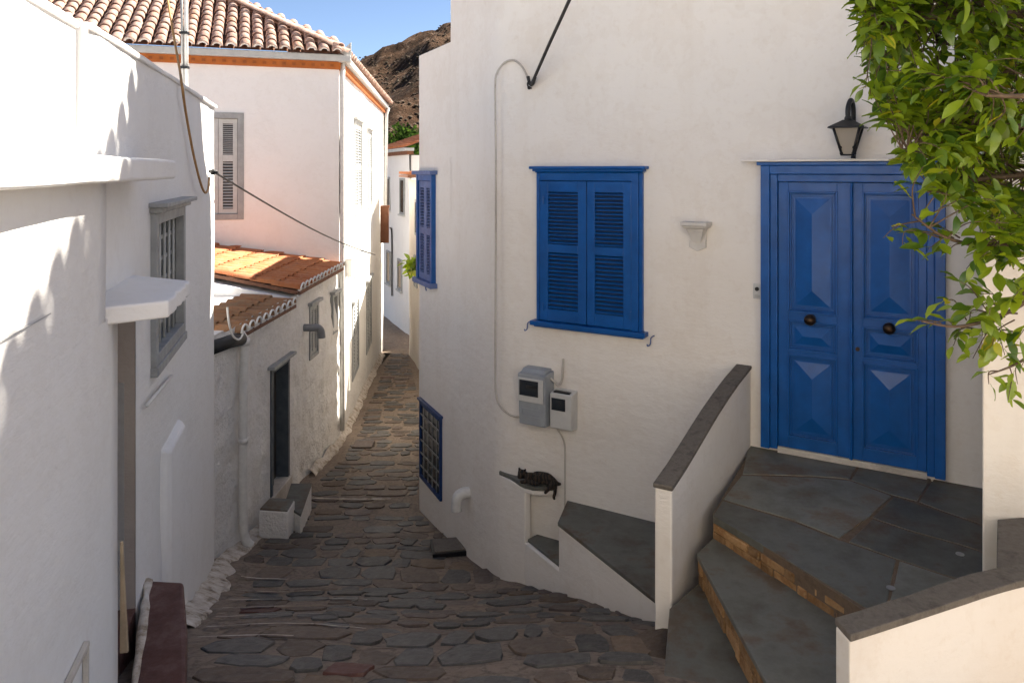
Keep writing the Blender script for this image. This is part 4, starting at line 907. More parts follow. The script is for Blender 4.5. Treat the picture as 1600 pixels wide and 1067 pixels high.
tag(join_copies(TILE_OLD, sp[290:] + sp2).build('roof_tiles', M['tile_old'], roofT, True), kind='stuff')
plug = MB(); plug.add([(math.cos(math.pi * k / 8) * .086, .02, math.sin(math.pi * k / 8) * .072) for k in range(9)] + [(math.cos(math.pi * k / 8) * .05, .016, math.sin(math.pi * k / 8) * .035) for k in range(9)], [(k, k + 1, k + 10, k + 9) for k in range(8)])
tag(join_copies(plug.mesh('mortar', M['white_rough']), tile_roof(None, eC - upF * .06, eL - upF * .06, upF, pr, int(LF / .212), 1, .30, .44, .09, None, jit=0)).build('eave_mortar', M['white_rough'], roofT), kind='stuff')
k = 0.1
hv = (apex - eC).normalized(); hx = hv.cross(Vector((0, 0, 1))).normalized(); hz_ = hx.cross(hv)
while k < (apex - eC).length:
    mt = Matrix(((hx.x, hv.x, hz_.x, 0), (hx.y, hv.y, hz_.y, 0), (hx.z, hv.z, hz_.z, 0), (0, 0, 0, 1))); mt.translation = eC + hv * k + hz_ * .09
    put('ridge_tile', TILE_OLD, mt @ Matrix.Rotation(R(-3), 4, 'X'), roofT); k += .33
rv_ = (apL - apex); n_ = int(rv_.length / .33); hv = rv_.normalized(); hx = hv.cross(Vector((0, 0, 1))).normalized(); hz_ = hx.cross(hv)
for i in range(n_):
    mt = Matrix(((hx.x, hv.x, hz_.x, 0), (hx.y, hv.y, hz_.y, 0), (hx.z, hv.z, hz_.z, 0), (0, 0, 0, 1))); mt.translation = apex + hv * (i * .33) + hz_ * .07
    put('ridge_tile', TILE_OLD, mt, roofT)
# hanging brown panel and little lamp at the far corner
b = MB(); p = at_y(600, 352, 22.6); b.box((p.x - .15, p.y - .04, p.z - .52), (p.x + .14, p.y + .04, p.z + .52)); b.box((p.x - .17, p.y - .05, p.z + .521), (p.x + .16, p.y + .05, p.z + .58))
b.box((p.x - .12, p.y - .055, p.z - .02), (p.x + .11, p.y - .041, p.z + .02)); b.tube([(p.x - .14, p.y, p.z + .4), (p.x - .4, p.y + .1, p.z + .4)], .03, 6); b.tube([(p.x - .14, p.y, p.z - .4), (p.x - .4, p.y + .1, p.z - .4)], .03, 6)
o = b.build('wooden_sign_board', M['brown_panel']); tag(o, 'plain brown wooden board fixed to the far corner of the tall house', 'board')

# ------------------------------------------------------------------ houses at the bend of the alley
FA, FB = Vector((-3.44, 25.8)), Vector((-5.15, 30.4)); WF = Wall(FA, FB - FA)
far = thing('far_house', (FA.x, FA.y, -5.7), 'white house in shade at the far bend of the alley', 'house')
ZF = .50
fwins = [rect(WF, 605, 610, 277, 328), rect(WF, 626, 633, 279, 335), rect(WF, 605, 611, 392, 443), rect(WF, 622.5, 629, 405, 453)]
Lf = (FB - FA).length
skin([FB + Vector((-.6, 1.6)), FB, FA], -6.3, ZF, M['white_left'], 'wall', far, .25, .015)
b = MB(); b.prism([FA + Vector((.05, .08)), FB + Vector((.2, 0)), FB + Vector((.2, 6)), FA + Vector((6, 4)), FA + Vector((4.5, .3))], -6.3, ZF - .02); b.build('wall_core', M['white_left'], far)
for r in fwins:
    a, c, z0, z1 = r; b = MB(); b.frame(WF, a, c, z0, z1, .07, -.02, .05); w_ = b.build('window', M['grey_wood'], far)
    b = MB(); b.wbox(WF, a + .07, c - .07, z0 + .07, z1 - .07, -.02, .03); b.build('pane', M['dark_glass'], w_)
    b = MB(); b.wbox(WF, a - .05, c + .05, z0 - .06, z0 - .001, -.02, .10); b.build('window_sill', M['grey_light'], w_)
b = MB(); b.wbox(WF, -.15, Lf + .3, ZF, ZF + .12, -.1, .12); b.build('cornice', M['brown_panel'], far)
b = MB(); b.wbox(WF, -.25, Lf + .3, ZF + .1205, ZF + .22, -.1, .25); b.build('gutter', M['grey_light'], far)
ra, rb_ = WF.pt(-.2, ZF + .22, .25), WF.pt(Lf + .3, ZF + .22, .25); ub = Vector((-WF.n.x, -WF.n.y, 0))
b = MB(); b.add([ra, rb_, rb_ + ub * 4 + Vector((0, 0, 1.4)), ra + ub * 4 + Vector((0, 0, 1.4))], [(0, 1, 2, 3)]); rfar = b.build('roof', M['roof_under'], far)
tag(join_copies(TILE_NEW, tile_roof(None, ra, rb_, ub, R(19), 24, 12, .32, .42, .09, None)).build('roof_tiles', M['tile_new'], rfar, True), kind='stuff')
b = MB(); b.tube(smooth_pts([WF.hit(612, 356, .06), WF.hit(614.5, 362, .06), WF.hit(615, 400, .06), WF.hit(615, 462, .06)], 4), .03, 6); b.build('wall_cable', M['black'], far)

NA, NB = Vector((-1.50, 16.3)), Vector((-3.02, 22.6)); WN = Wall(NA, NB - NA)
nxt = thing('tan_house', (NB.x, NB.y, -5.4), 'tan house with a small tile eave beyond the blue alley shutters', 'house')
skin([NB + Vector((.6, 1.4)), NB, NA, NA + Vector((4, -1.0))], -6.0, lambda s_: -.28 if s_ < 3.9 else -1.15, M['cream'], 'wall', nxt, .25, .02)
b = MB(); NM = NA.lerp(NB, .62); b.prism([NM + Vector((.08, .0)), NM + Vector((4, .8)), NB + Vector((5, 2)), NB + Vector((.65, 1.3)), NB + Vector((.08, 0))], -6, -.3); b.prism([NA + Vector((.06, .06)), NA + Vector((4, -.9)), NM + Vector((4.2, .7)), NM + Vector((.09, -.02))], -6, -1.17); b.build('wall_core', M['cream'], nxt)
b = MB(); b.prism([HID + Vector((.1, .02)), HID + Vector((.4, .02)), NA + Vector((.4, .02)), NA + Vector((.1, .02))], -6, -2.25); b.build('added_sun_block', M['cream'], nxt)  # unseen wall added in the gap to keep sun off the alley floor
na, nb = WN.pt((NB - NA).length * .62, -.22, .3), WN.pt((NB - NA).length + .1, -.22, .3); ub = Vector((-WN.n.x, -WN.n.y, 0))
b = MB(); b.hexa([na, nb, nb + ub * 3 + Vector((0, 0, .15)), na + ub * 3 + Vector((0, 0, .15))] + [p + Vector((0, 0, .06)) for p in (na, nb, nb + ub * 3 + Vector((0, 0, .15)), na + ub * 3 + Vector((0, 0, .15)))]); rn = b.build('roof', M['brown_panel'], nxt)
tag(join_copies(TILE_NEW, tile_roof(None, na + Vector((0, 0, .06)), nb + Vector((0, 0, .06)), ub, R(3), 12, 5, .32, .42, .09, None)).build('roof_tiles', M['tile_new'], rn, True), kind='stuff')
for (pl, prr, pt_, pb) in ((650.5, 654, 312, 368), (649, 653, 400, 448)):
    a, c, z0, z1 = rect(WN, pl, prr, pt_, pb); b = MB(); b.frame(WN, a, c, z0, z1, .07, -.02, .05); w_ = b.build('window', M['grey_wood'], nxt)
    b = MB(); b.wbox(WN, a + .07, c - .07, z0 + .07, z1 - .07, -.02, .03); b.build('pane', M['dark_glass'], w_)

# ------------------------------------------------------------------ added unseen house behind the viewpoint, bounces sunlight onto the door wall
OB = Wall((-9.5, -2.2), (17.0, -3.4), (3.4, 17.0))
opp = thing('white_house', (-1, -7, -.5), 'added unseen white house behind the viewpoint, bouncing sunlight onto the blue door wall', 'house')
b = MB(); b.wbox(OB, 5.0, 17, -6, 5.6, -5, 0); b.build('wall', M['white'], opp)
for k in range(2, 5):
    for z_ in (.6, 3.4):
        b = MB(); b.frame(OB, 1.6 + k * 3.1, 2.7 + k * 3.1, z_, z_ + 1.5, .07, -.02, .06); w_ = b.build('window', M['grey_wood'], opp); MB().wbox(OB, 1.67 + k * 3.1, 2.63 + k * 3.1, z_ + .07, z_ + 1.43, -.02, .02).build('shutter', M['grey_light'], w_)
b = MB(); b.wbox(OB, 4.8, 17.2, 5.601, 5.8, -5, .25); b.build('cornice', M['white'], opp)

# ------------------------------------------------------------------ hill behind
def hill_z(x, y):
    a = x / y; ridge = lerp(27.5, 40, max(-.4, min(1.6, (a + .22) / .17)))           # higher to the right
    t = max(0, min(1, (y - 60) / 140)); up = t ** 1.15
    z = -6 + (ridge + 6) * (up if y <= 200 else max(0, 1 - ((y - 200) / 150) ** 2))
    n_ = noise.fractal(Vector((x * .03, y * .03, 1.7)), 0.9, 2.1, 6); r_ = noise.ridged_multi_fractal(Vector((x * .055, y * .04, 4.2)), .9, 2.2, 5, 1.0, 2.0)
    return z + (n_ * 3.2 + (r_ - 1.2) * 2.6) * min(1, t * 3 + .02)
b = grid_mesh(steps(-130, 110, 1.0), steps(58, 206, 1.0)[:-1] + steps(206, 340, 8), hill_z, 'hill', M['hill']); hl = b.build('hill', M['hill'], None, True); tag(hl, kind='structure')

# ================================================================== cobbles, by step and row
left_edge = lambda y: max((WL2.p0.x + WL2.d.x / WL2.d.y * (y - WL2.p0.y)) + .34 if y < 8 else -9, (WRx(y) if y < 13.5 else -3.04 - .092 * (y - 13.5)) + (.22 if y > 8 else -9))
def right_edge(y):
    if y < 4.75: return .86 - (4.75 - y) * .12
    p = WX2.p0 + WX2.d * ((y - WX2.p0.y) / WX2.d.y); 
    if y < 7.5: return p.x - .03
    if y < A655.y: return WX.p0.x + WX.d.x / WX.d.y * (y - WX.p0.y) - .03
    if y < HID.y: return lerp(A655.x, HID.x, (y - A655.y) / (HID.y - A655.y)) - .05
    return lerp(HID.x, -3.0, (y - HID.y) / (22.6 - HID.y)) - .05
def stone_mesh(w, d, h, mat, seed):
    rn = random.Random(seed); n = rn.choice((8, 9, 10, 11)); pw = rn.uniform(3.0, 7.0); ring = []
    for k in range(n):
        a = 2 * math.pi * (k + rn.uniform(-.32, .32)) / n; c, s_ = math.cos(a), math.sin(a)
        r = (abs(c) ** pw + abs(s_) ** pw) ** (-1 / pw) * rn.uniform(.86, 1.10); ring.append((c * r * w / 2, s_ * r * d / 2))
    b = MB(); top = h
    for f, z in ((1.0, -.05), (1.0, top * .6), (.985, top * .9), (.95, top)):
        for x, y in ring: b.v.append((x * f, y * f, z + (rn.uniform(-.004, .004) if f < 1 else 0)))
    b.v.append((0, 0, top + rn.uniform(-.002, .006)))
    for i in range(3):
        for k in range(n):
            k2 = (k + 1) % n; b.f.append((i * n + k, i * n + k2, (i + 1) * n + k2, (i + 1) * n + k))
    for k in range(n): b.f.append((3 * n + k, 3 * n + (k + 1) % n, 4 * n))
    return b.mesh('cobble', mat, False)
rows = []
ys = [y for y in STEP_Y if y > 3.2]
for a, c in zip(ys, ys[1:]):
    n_ = random.choice((1, 1, 2)) if a < 6.0 else random.choice((1, 2, 2))
    cuts = [0] + sorted((k + random.uniform(-.14, .14)) / n_ for k in range(1, n_)) + [1]
    for q0, q1 in zip(cuts, cuts[1:]): rows.append((lerp(a, c, q0), lerp(a, c, q1)))
y = ys[-1]
while y < 23.0:
    d_ = random.uniform(.17, .28); rows.append((y, y + d_)); y += d_
stones = []; rs = random.Random(21); cm = ['cob_slate'] * 22 + ['cob_brown'] * 11 + ['cob_mauve'] * 4 + ['cob_red'] + ['cob_tan'] * 2
for (a, c) in rows:
    ym = (a + c) / 2; x = left_edge(ym) + rs.uniform(0, .1); xe = right_edge(ym)
    sparse = .07 if ym < 8.8 else .16
    while x < xe - .06:
        w = rs.uniform(.20, .46) if rs.random() < .8 else rs.uniform(.12, .6); w = min(w, xe - x)
        d_ = (c - a) * rs.uniform(.80, 1.04)
        if w > .07 and rs.random() > sparse:
            xc = x + w / 2; yc = ym + wig(xc) * max(0, min(1, (9.6 - ym) / 1.5)) + rs.uniform(-.02, .02)
            stones.append((xc, yc, w - rs.uniform(.012, .045), max(.06, d_ - .012)))
        x += w
stones = [s_ for s_ in stones if s_[0] - s_[2] / 2 > left_edge(s_[1]) - .02 and s_[0] + s_[2] / 2 < right_edge(s_[1]) + .06]
def visible(s_):
    p = Vector((s_[0], s_[1], ground(s_[0], s_[1]))); px = CX + p.x / p.y * F; py = HY - p.z / p.y * F; return -40 < px < 1640 and py < 1110
stones = [s_ for s_ in stones if visible(s_)]
stones.sort(key=lambda s_: -s_[2] * s_[3] / s_[1] ** 3)
rest = MB(); rest_m = []
for i, (x, y, w, d_) in enumerate(stones):
    e = .06; z = ground(x, y); gx = (ground(x + e, y) - ground(x - e, y)) / (2 * e); yp = y - wig(x) * max(0, min(1, (9.6 - y) / 1.5)); gy = (prof(yp + .1) - prof(yp - .1)) / .2 * (.86 if yp < STEP_Y[-1] else 1)
    nn = Vector((-gx * .8 + rs.uniform(-.01, .01), -gy + rs.uniform(-.012, .012), 1)).normalized()
    q = Vector((0, 0, 1)).rotation_difference(nn).to_matrix().to_4x4() @ Matrix.Rotation(R(rs.uniform(-9, 9)), 4, 'Z')
    q.translation = (x, y, z - .004 + rs.uniform(-.003, .003)); h = rs.uniform(.009, .020)
    me = stone_mesh(w, d_, h, M[rs.choice(cm)], i)
    if i < 300: put('cobble', me, q, street)
    else: rest.add([q @ v.co for v in me.vertices], [tuple(p.vertices) for p in me.polygons]); rest_m += [(i * 7) % 3] * len(me.polygons)
if rest.v:
    o = rest.build('cobbles', [M['cob_brown'], M['cob_mauve'], M['cob_slate']], street, False); tag(o, kind='stuff'); o.data.polygons.foreach_set('material_index', rest_m)

def edge_line(y0, xa, xb, wd, seed):
    b = MB(); xs = steps(xa, xb, .04)
    for x in xs:
        yc = y0 + wig(x) - .035; k = .6 + .8 * abs(noise.noise(Vector((x * 5, y0, seed))))
        for o_ in (-.5, .5): yy = yc + o_ * wd * k + .015 * noise.noise(Vector((x * 7, y0 + o_, seed))); b.v.append((x, yy, ground(x, yy) + .028))
    for i in range(len(xs) - 1): b.f.append((2 * i, 2 * i + 2, 2 * i + 3, 2 * i + 1))
    b.build('whitewash_line', M['footing'], street, True)
for k, (y0, ln) in enumerate(((5.25, 1.1), (5.7, .9), (6.15, .7), (6.62, 1.2), (7.1, .8), (7.6, .5), (4.8, .6), (10.6, 1.3))):
    xa = left_edge(y0) - .05; edge_line(y0, xa, xa + ln, .055, k)

# ------------------------------------------------------------------ whitewashed rubble along the wall feet
def rubble(path, wd, h, m, name, parent, seed, lumps=.05):
    P = smooth_pts([Vector((p[0], p[1], 0)) for p in path], 16); b = MB(); K = 11
    for i, p in enumerate(P):
        t = (P[min(i + 1, len(P) - 1)] - P[max(i - 1, 0)]).normalized(); nn = Vector((t.y, -t.x, 0))
        for k in range(K):
            f = k / (K - 1); q = p + nn * (f * wd * (1 + .45 * noise.noise(Vector((p.x * 4, p.y * 4, seed)))))
            z = ground(q.x, q.y) + h * (1 - f) ** .7 * (1 + .6 * noise.noise(Vector((q.x * 3, q.y * 3, seed + 5)))) + lumps * noise.noise(Vector((q.x * 5, q.y * 5, seed))) * (1 - f * .5) + lumps * .12 * noise.noise(Vector((q.x * 17, q.y * 17, seed))) - (.03 if k == K - 1 else 0)
            b.v.append((q.x, q.y, z))
    for i in range(len(P) - 1):
        for k in range(K - 1): b.f.append((i * K + k, i * K + k + 1, (i + 1) * K + k + 1, (i + 1) * K + k))
    me = bpy.data.meshes.new(name); me.from_pydata(b.v, [], b.f); me.polygons.foreach_set('use_smooth', [True] * len(me.polygons)); me.materials.append(m)
    return put(name, me, None, parent)
rubble([WL2.pt(uL(u_), 0, .0).xy for u_ in (262, 290, 310, 325)] + [WL2.pt(uFar - .0, 0, .0).xy, WR.pt(.5, 0, 0).xy, WR.pt(1.2, 0, 0).xy, WR.pt(dR[0] - .25, 0, 0).xy], .20, .06, M['footing'], 'wall_footing', low, 3.0, .025)
rubble([WR.pt(u_, 0, .0).xy for u_ in (dR[1] + .9, dR[1] + 1.6, LR - .2)] + [WUS.pt(1.5, 0).xy, WUS.pt(5, 0).xy, WUS.pt(9, 0).xy], .12, .10, M['footing'], 'wall_footing', low, 9.0, .03)
# smooth brown cement apron by the parapet
ap = MB(); pts = [on_z(1046, 972, -2.93), on_z(985, 1000, -3.0), on_z(935, 1052, -2.93), on_z(925, 1110, -2.80), on_z(1036, 1110, -2.74), on_z(1040, 1040, -2.82)]
c = sum(pts, Vector()) / 6; ap.add([p + Vector((0, 0, .02)) for p in pts] + [c + Vector((0, 0, .035))] + [p - Vector((0, 0, .3)) for p in pts], [(i, (i + 1) % 6, 6) for i in range(6)] + [(i, (i + 1) % 6, 7 + (i + 1) % 6, 7 + i) for i in range(6)])
ap.build('cement_apron', M['mortar_brown'], street, True)

# ------------------------------------------------------------------ things on and by the walls
def local(bm, w, px, py, o): return w.mat(*w.uz(px, py), o)
# meter cases
mt_ = thing('meter_box', WB.hit(842, 655, .02), 'large grey electricity meter case with a small window on the white wall', 'meter box')
u0, u1 = uB(821), uB(866); z1, z0 = zB(842, 572), zB(842, 658); b = MB()
b.hexa([WB.pt(u0 + .015, z0, 0), WB.pt(u1, z0, 0), WB.pt(u1 - .02, z0, .15), WB.pt(u0 + .015, z0, .15), WB.pt(u0, z1 - .04, 0), WB.pt(u1, z1 - .02, 0), WB.pt(u1 - .02, z1 - .05, .16), WB.pt(u0, z1 - .05, .16)])
b.hexa([WB.pt(u0 + .02, z1 - .0395, 0), WB.pt(u1 - .02, z1 - .0195, 0), WB.pt(u1 - .035, z1 - .048, .14), WB.pt(u0 + .02, z1 - .048, .14), WB.pt(u0 + .03, z1, 0), WB.pt(u1 - .03, z1, 0), WB.pt(u1 - .045, z1 - .005, .10), WB.pt(u0 + .03, z1 - .005, .10)])
b.build('case', M['meter_grey'], mt_, bevel=.012, seg=3)
zm_ = lerp(z0, z1, .42); b = MB(); b.wbox(WB, u0 + .012, u1 - .035, zm_, z1 - .085, .158, .172); b.build('cover', M['meter_white'], mt_, bevel=.006)
b = MB(); b.wbox(WB, u0 + .03, u1 - .085, zm_ + .06, z1 - .105, .1722, .1745); b.build('window', M['dark_glass'], mt_)
b = MB(); b.wbox(WB, u0 + .105, u1 - .10, zm_ + .135, zm_ + .165, .1747, .178); b.build('dial', M['iron'], mt_)
b = MB(); b.frame(WB, u0 + .05, u1 - .07, z0 + .08, z0 + .16, .006, .148, .157); b.build('seal_plate', M['meter_grey'], mt_)
sm_ = thing('meter_box', WB.hit(885, 665, .02), 'small white meter case beside the larger grey one', 'meter box')
u0, u1 = uB(868), uB(903); z1, z0 = zB(885, 607), zB(885, 667); b = MB()
b.hexa([WB.pt(u0, z0, 0), WB.pt(u1, z0, 0), WB.pt(u1 - .01, z0 + .01, .12), WB.pt(u0, z0 + .01, .12), WB.pt(u0, z1, 0), WB.pt(u1, z1, 0), WB.pt(u1 - .01, z1 - .03, .12), WB.pt(u0, z1 - .03, .12)]); b.build('case', M['meter_white'], sm_, bevel=.01, seg=3)
b = MB(); b.wbox(WB, u0 + .02, u1 - .075, lerp(z0, z1, .50), z1 - .07, .1195, .1245); b.build('window', M['dark_glass'], sm_)
b = MB(); b.wbox(WB, u0 + .03, u1 - .04, z1 - .028, z1 - .012, .02, .10); b.build('vent', M['iron'], sm_)
# cables and conduits on the door wall
def wires(name, pts, r, m, label, cat='cable', n=7, seg=7): return tag(MB().tube(smooth_pts(pts, n), r, seg).build(name, m, None, True), label, cat)
H = lambda px, py, o=.018: WB.hit(px, py, o)
wires('conduit', [H(826, 122, .03), H(824, 116, .03), H(816, 103, .025), H(804, 95, .02), H(789, 99, .016), H(778, 115), H(775, 140), H(776, 240), H(776, 400), H(775, 560), H(776, 612), H(783, 634), H(798, 647), H(812, 650), H(823, 648, .03)], .011, M['white_base'], 'white painted conduit looping down the wall to the grey meter case', 'conduit')
Ho = lambda px, py, o: WB.off(o).hit(px, py)
wires('overhead_cable', [Ho(831, 131, .05), Ho(836, 120, .08), Ho(858, 70, .35), Ho(890, 0, .8), Ho(925, -80, 1.5)], .016, M['black'], 'thick black cable rising from the wall hook to the top of the picture')
wires('cable_joint', [Ho(836, 121, .08), Ho(833, 130, .06), Ho(830, 133, .045), Ho(827, 129, .04), Ho(825, 120, .035)], .017, M['black'], 'black taped cable joint hanging on the wall hook', 'cable joint')
b = MB(); b.tube(smooth_pts([H(830, 138, -.02), H(830, 138, .05), H(829, 132, .06), H(831, 127, .05)], 4), .008, 8); b.ball(H(829, 138, .03), .018, 10, 6); tag(b.build('wall_hook', M['iron'], None, True), 'small iron hook holding the black cable on the wall', 'hook')
wires('curled_conduit', [H(866, 588, .08), H(872, 594, .07), H(877, 600, .06), H(881, 592, .04), H(881, 575, .02), H(880, 560, .0)], .012, M['white_base'], 'short curled conduit above the small white meter case', 'conduit')
wires('conduit', [H(867, 655, .05), H(873, 668, .03), H(881, 684), H(884, 700), H(884, 740), H(884, 808)], .009, M['white_base'], 'thin white conduit dropping from the meter cases to the bench', 'conduit')
# corbel
u, z = WB.uz(1091, 372); cb = thing('wall_corbel', WB.pt(u, z), 'small white plaster corbel shelf left of the blue door', 'corbel')
b = MB(); hw = .125
def ring_(z_, w_, d_): return [WB.pt(u - w_, z_, -.01), WB.pt(u - w_ * .92, z_, d_), WB.pt(u + w_ * .92, z_, d_), WB.pt(u + w_, z_, -.01)]
zs_ = [(z + .145, .125, .15), (z + .115, .125, .15), (z + .110, .115, .135), (z + .095, .11, .13), (z + .085, .085, .11), (z + .05, .07, .09), (z + .01, .055, .075), (z - .03, .045, .055)]
for (za, wa_, da), (zb_, wb2, db) in zip(zs_, zs_[1:]): b.hexa(ring_(zb_ + .0002, wb2, db) + ring_(za, wa_, da))
b.build('shelf', M['corbel'], cb, bevel=.004)
b = MB(); b.add([WB.pt(u - .07, z - .02, -.01), WB.pt(u + .07, z - .02, -.01), WB.pt(u + .075, z - .08, -.01), WB.pt(u, z - .115, -.01), WB.pt(u - .075, z - .08, -.01)] + [WB.pt(u - .07, z - .02, .03), WB.pt(u + .07, z - .02, .03), WB.pt(u + .075, z - .08, .03), WB.pt(u, z - .115, .03), WB.pt(u - .075, z - .08, .03)], [(0, 1, 2, 3, 4), (9, 8, 7, 6, 5)] + [(i, i + 5, (i + 1) % 5 + 5, (i + 1) % 5) for i in range(5)])
b.wbox(WB, u + .045, u + .075, z - .03, z + .09, -.01, .025); b.build('backplate', M['corbel'], cb, bevel=.004)
# doorbell
u, z = WB.uz(1184, 455); b = MB(); db_ = thing('doorbell', WB.pt(u, z), 'small white doorbell plate with a dark button beside the blue door', 'doorbell')
b.wbox(WB, u - .034, u + .034, z - .062, z + .062, -.01, .022); b.build('plate', M['meter_white'], db_, bevel=.004)
b = MB(); b.tube([WB.pt(u, z + .022, .02), WB.pt(u, z + .022, .034)], .017, 14); b.build('button', M['iron'], db_)
b = MB(); b.wbox(WB, u - .022, u + .022, z - .035, z - .030, .0205, .025); b.wbox(WB, u - .022, u + .022, z - .046, z - .041, .0205, .025); b.build('name_slot', M['steel'], db_)
# lantern
u, z = WB.off(.20).uz(1325, 218); lan = thing('wall_lantern', WB.pt(u, z - .15), 'black iron wall lantern with frosted glass above the blue door', 'lantern')
LO = .20; C = lambda x, y, zz: WB.pt(u + x, z + zz, LO + y)
b = MB(); zt1, zt2, zbm = .085, .150, -.115; rt_, rbm, cap = .092, .040, .132
def sq(r_, zz): return [C(-r_, -r_, zz), C(r_, -r_, zz), C(r_, r_, zz), C(-r_, r_, zz)]
b.hexa(sq(cap, zt1) + sq(cap * .97, zt1 + .012)); b.hexa(sq(cap * .95, zt1 + .0122) + sq(.035, zt2)); b.ball(C(0, 0, zt2 + .01), .028, 10, 6); b.build('cap', M['iron'], lan, bevel=.003)
b = MB()
for sx_ in (-1, 1):
    for sy_ in (-1, 1): b.tube([C(sx_ * rbm, sy_ * rbm, zbm), C(sx_ * rt_, sy_ * rt_, zt1)], .010, 6); b.ball(C(sx_ * rbm * 1.25, sy_ * rbm * 1.25, zbm + .05), .015, 8, 5); b.ball(C(sx_ * rbm * 1.05, sy_ * rbm * 1.05, zbm + .005), .014, 8, 5)
b.hexa(sq(rbm + .008, zbm - .012) + sq(rbm + .008, zbm)); b.build('cage', M['iron'], lan, True)
for k in range(4):
    q = sq(rbm - .004, zbm + .001); p = sq(rt_ - .006, zt1 - .001); b = MB(); b.add([q[k], q[(k + 1) % 4], p[(k + 1) % 4], p[k]], [(0, 1, 2, 3)]); b.build('pane', M['lamp_glass'], lan)
b = MB(); b.tube(smooth_pts([WB.pt(u + .02, z - .20, 0), WB.pt(u + .02, z - .19, .06), WB.pt(u + .02, z - .10, .05), WB.pt(u + .02, z + .10, .045), WB.pt(u + .02, z + .24, .06), WB.pt(u + .015, z + .30, .10), WB.pt(u + .01, z + .30, .16), WB.pt(u, z + .24, .20), WB.pt(u, z + .15, .20)], 6), .019, 10); b.wbox(WB, u - .015, u + .055, z - .25, z - .15, -.01, .04); b.build('arm', M['iron'], lan, True)

# cables at the left, mast
L2h = lambda px, py, o=.02: WL2.hit(px, py, o)
wires('hanging_cable', [at_y(252, -60, 7.0), at_y(262, 0, 6.8), at_y(272, 60, 6.5), at_y(280, 105, 6.1), WL2.off(.05).hit(285, 138), WL2.off(.04).hit(291, 180), WL2.off(.04).hit(302, 240), WL2.off(.05).hit(313, 285), WL2.off(.06).hit(320, 301), WL2.off(.06).hit(325, 296), WL2.off(.05).hit(327, 278)], .010, M['cable_tan'], 'tan twisted cable hanging from above to the corner of the near house')
w0_, w1_ = L2h(326, 268, .04), at_y(586, 398, 16.4)
wires('street_wire', [w0_.lerp(w1_, t_ / 8) - Vector((0, 0, .10 * math.sin(math.pi * t_ / 8))) for t_ in range(9)] + [WUS.pt(WUS.uz(586, 398)[0] - 3.6, w1_.z, -.02)], .011, M['iron'], 'thin dark wire strung from the near house along the alley')
b = MB(); b.tube([L2h(327, 268, -.02), L2h(327, 268, .06), L2h(329, 272, .07)], .014, 8); b.ball(L2h(326, 269, .04), .03, 10, 6); tag(b.build('wire_insulator', M['iron'], None, True), 'dark wire insulator on the corner of the near house', 'insulator')
mast = thing('antenna_mast', at_y(288, 132, 7.6), 'pale twin metal mast rising behind the near house parapet', 'mast')
b = MB()
b.tube([at_y(286, 150, 7.6), at_y(283, -60, 7.6)], .014, 8); b.build('pole', M['steel'], mast, True)
b = MB(); b.tube([at_y(291.5, 150, 7.62), at_y(290, -60, 7.62)], .020, 8); b.build('pole', M['pvc'], mast, True)
for py in (52, 106):
    b = MB(); p = at_y(288, py, 7.6); b.box((p.x - .04, p.y - .03, p.z - .012), (p.x + .04, p.y + .03, p.z + .012)); b.build('clamp', M['iron'], mast)

# drain cover, doorstep boxes, manhole
dc = thing('drain_cover', on_z(705, 855, -4.30), 'rectangular metal drain cover at the foot of the blue-shutter house', 'drain cover')
zd = -4.30; q = [on_z(x, y, zd) for x, y in ((676, 866), (733, 860), (727, 838), (672, 842))]
b = MB(); b.prism([p.xy for p in q], zd - .25, zd); b.build('frame', M['iron'], dc, bevel=.004)
cc = sum(q, Vector()) / 4; b = MB(); b.prism([(cc + (p - cc) * .88).xy for p in q], zd, zd + .014); b.build('lid', M['coping'], dc, bevel=.004)
def step_block(nm, px, z, label, inset, poly_px):
    t_ = thing(nm, on_z(*px, z - .3), label, 'step'); q = [on_z(x, y, z) for x, y in poly_px]; cc = sum(q, Vector()) / len(q)
    b = MB(); b.prism([p.xy for p in q], -5.2, z); b.build('block', M['white_rough'], t_, bevel=.02, seg=3)
    b = MB(); b.prism([(cc + (p - cc) * inset).xy for p in q], z - .01, z + .018); b.build('slab', M['slate'], t_, bevel=.003); return t_
SB = True
step_block('doorstep', (430, 800), -4.10, 'whitewashed block step with dark slate top in front of the slate-grey door', .93, [(404, 797), (450, 800), (461, 781), (421, 779)])
step_block('doorstep', (462, 775), -4.22, 'lower slate-topped step behind the whitewashed block step', 1.0, [(444, 790), (470, 806), (487, 757), (455, 757)])
b = MB(); p = on_z(568, 697, -4.78); b.box((p.x - .17, p.y - .16, p.z - .05), (p.x + .17, p.y + .16, p.z + .045)); mh = b.build('manhole_cover', M['cob_mauve'], None, bevel=.006); tag(mh, 'small square manhole cover set in the alley paving', 'manhole cover')
b = MB(); p = WUS.hit(540, 412, .06); b.box((p.x - .07, p.y - .07, p.z - .24), (p.x + .07, p.y + .07, p.z + .08)); b.box((p.x - .08, p.y - .08, p.z + .081), (p.x + .08, p.y + .08, p.z + .10)); b.tube([p + Vector((0, 0, -.24)), p + Vector((.01, 0, -.9)), p + Vector((0, .05, -2.4))], .015, 6)
tag(b.build('junction_box', M['pvc'], None, bevel=.006), 'small pale junction box with a cable on the sunlit corner', 'junction box')

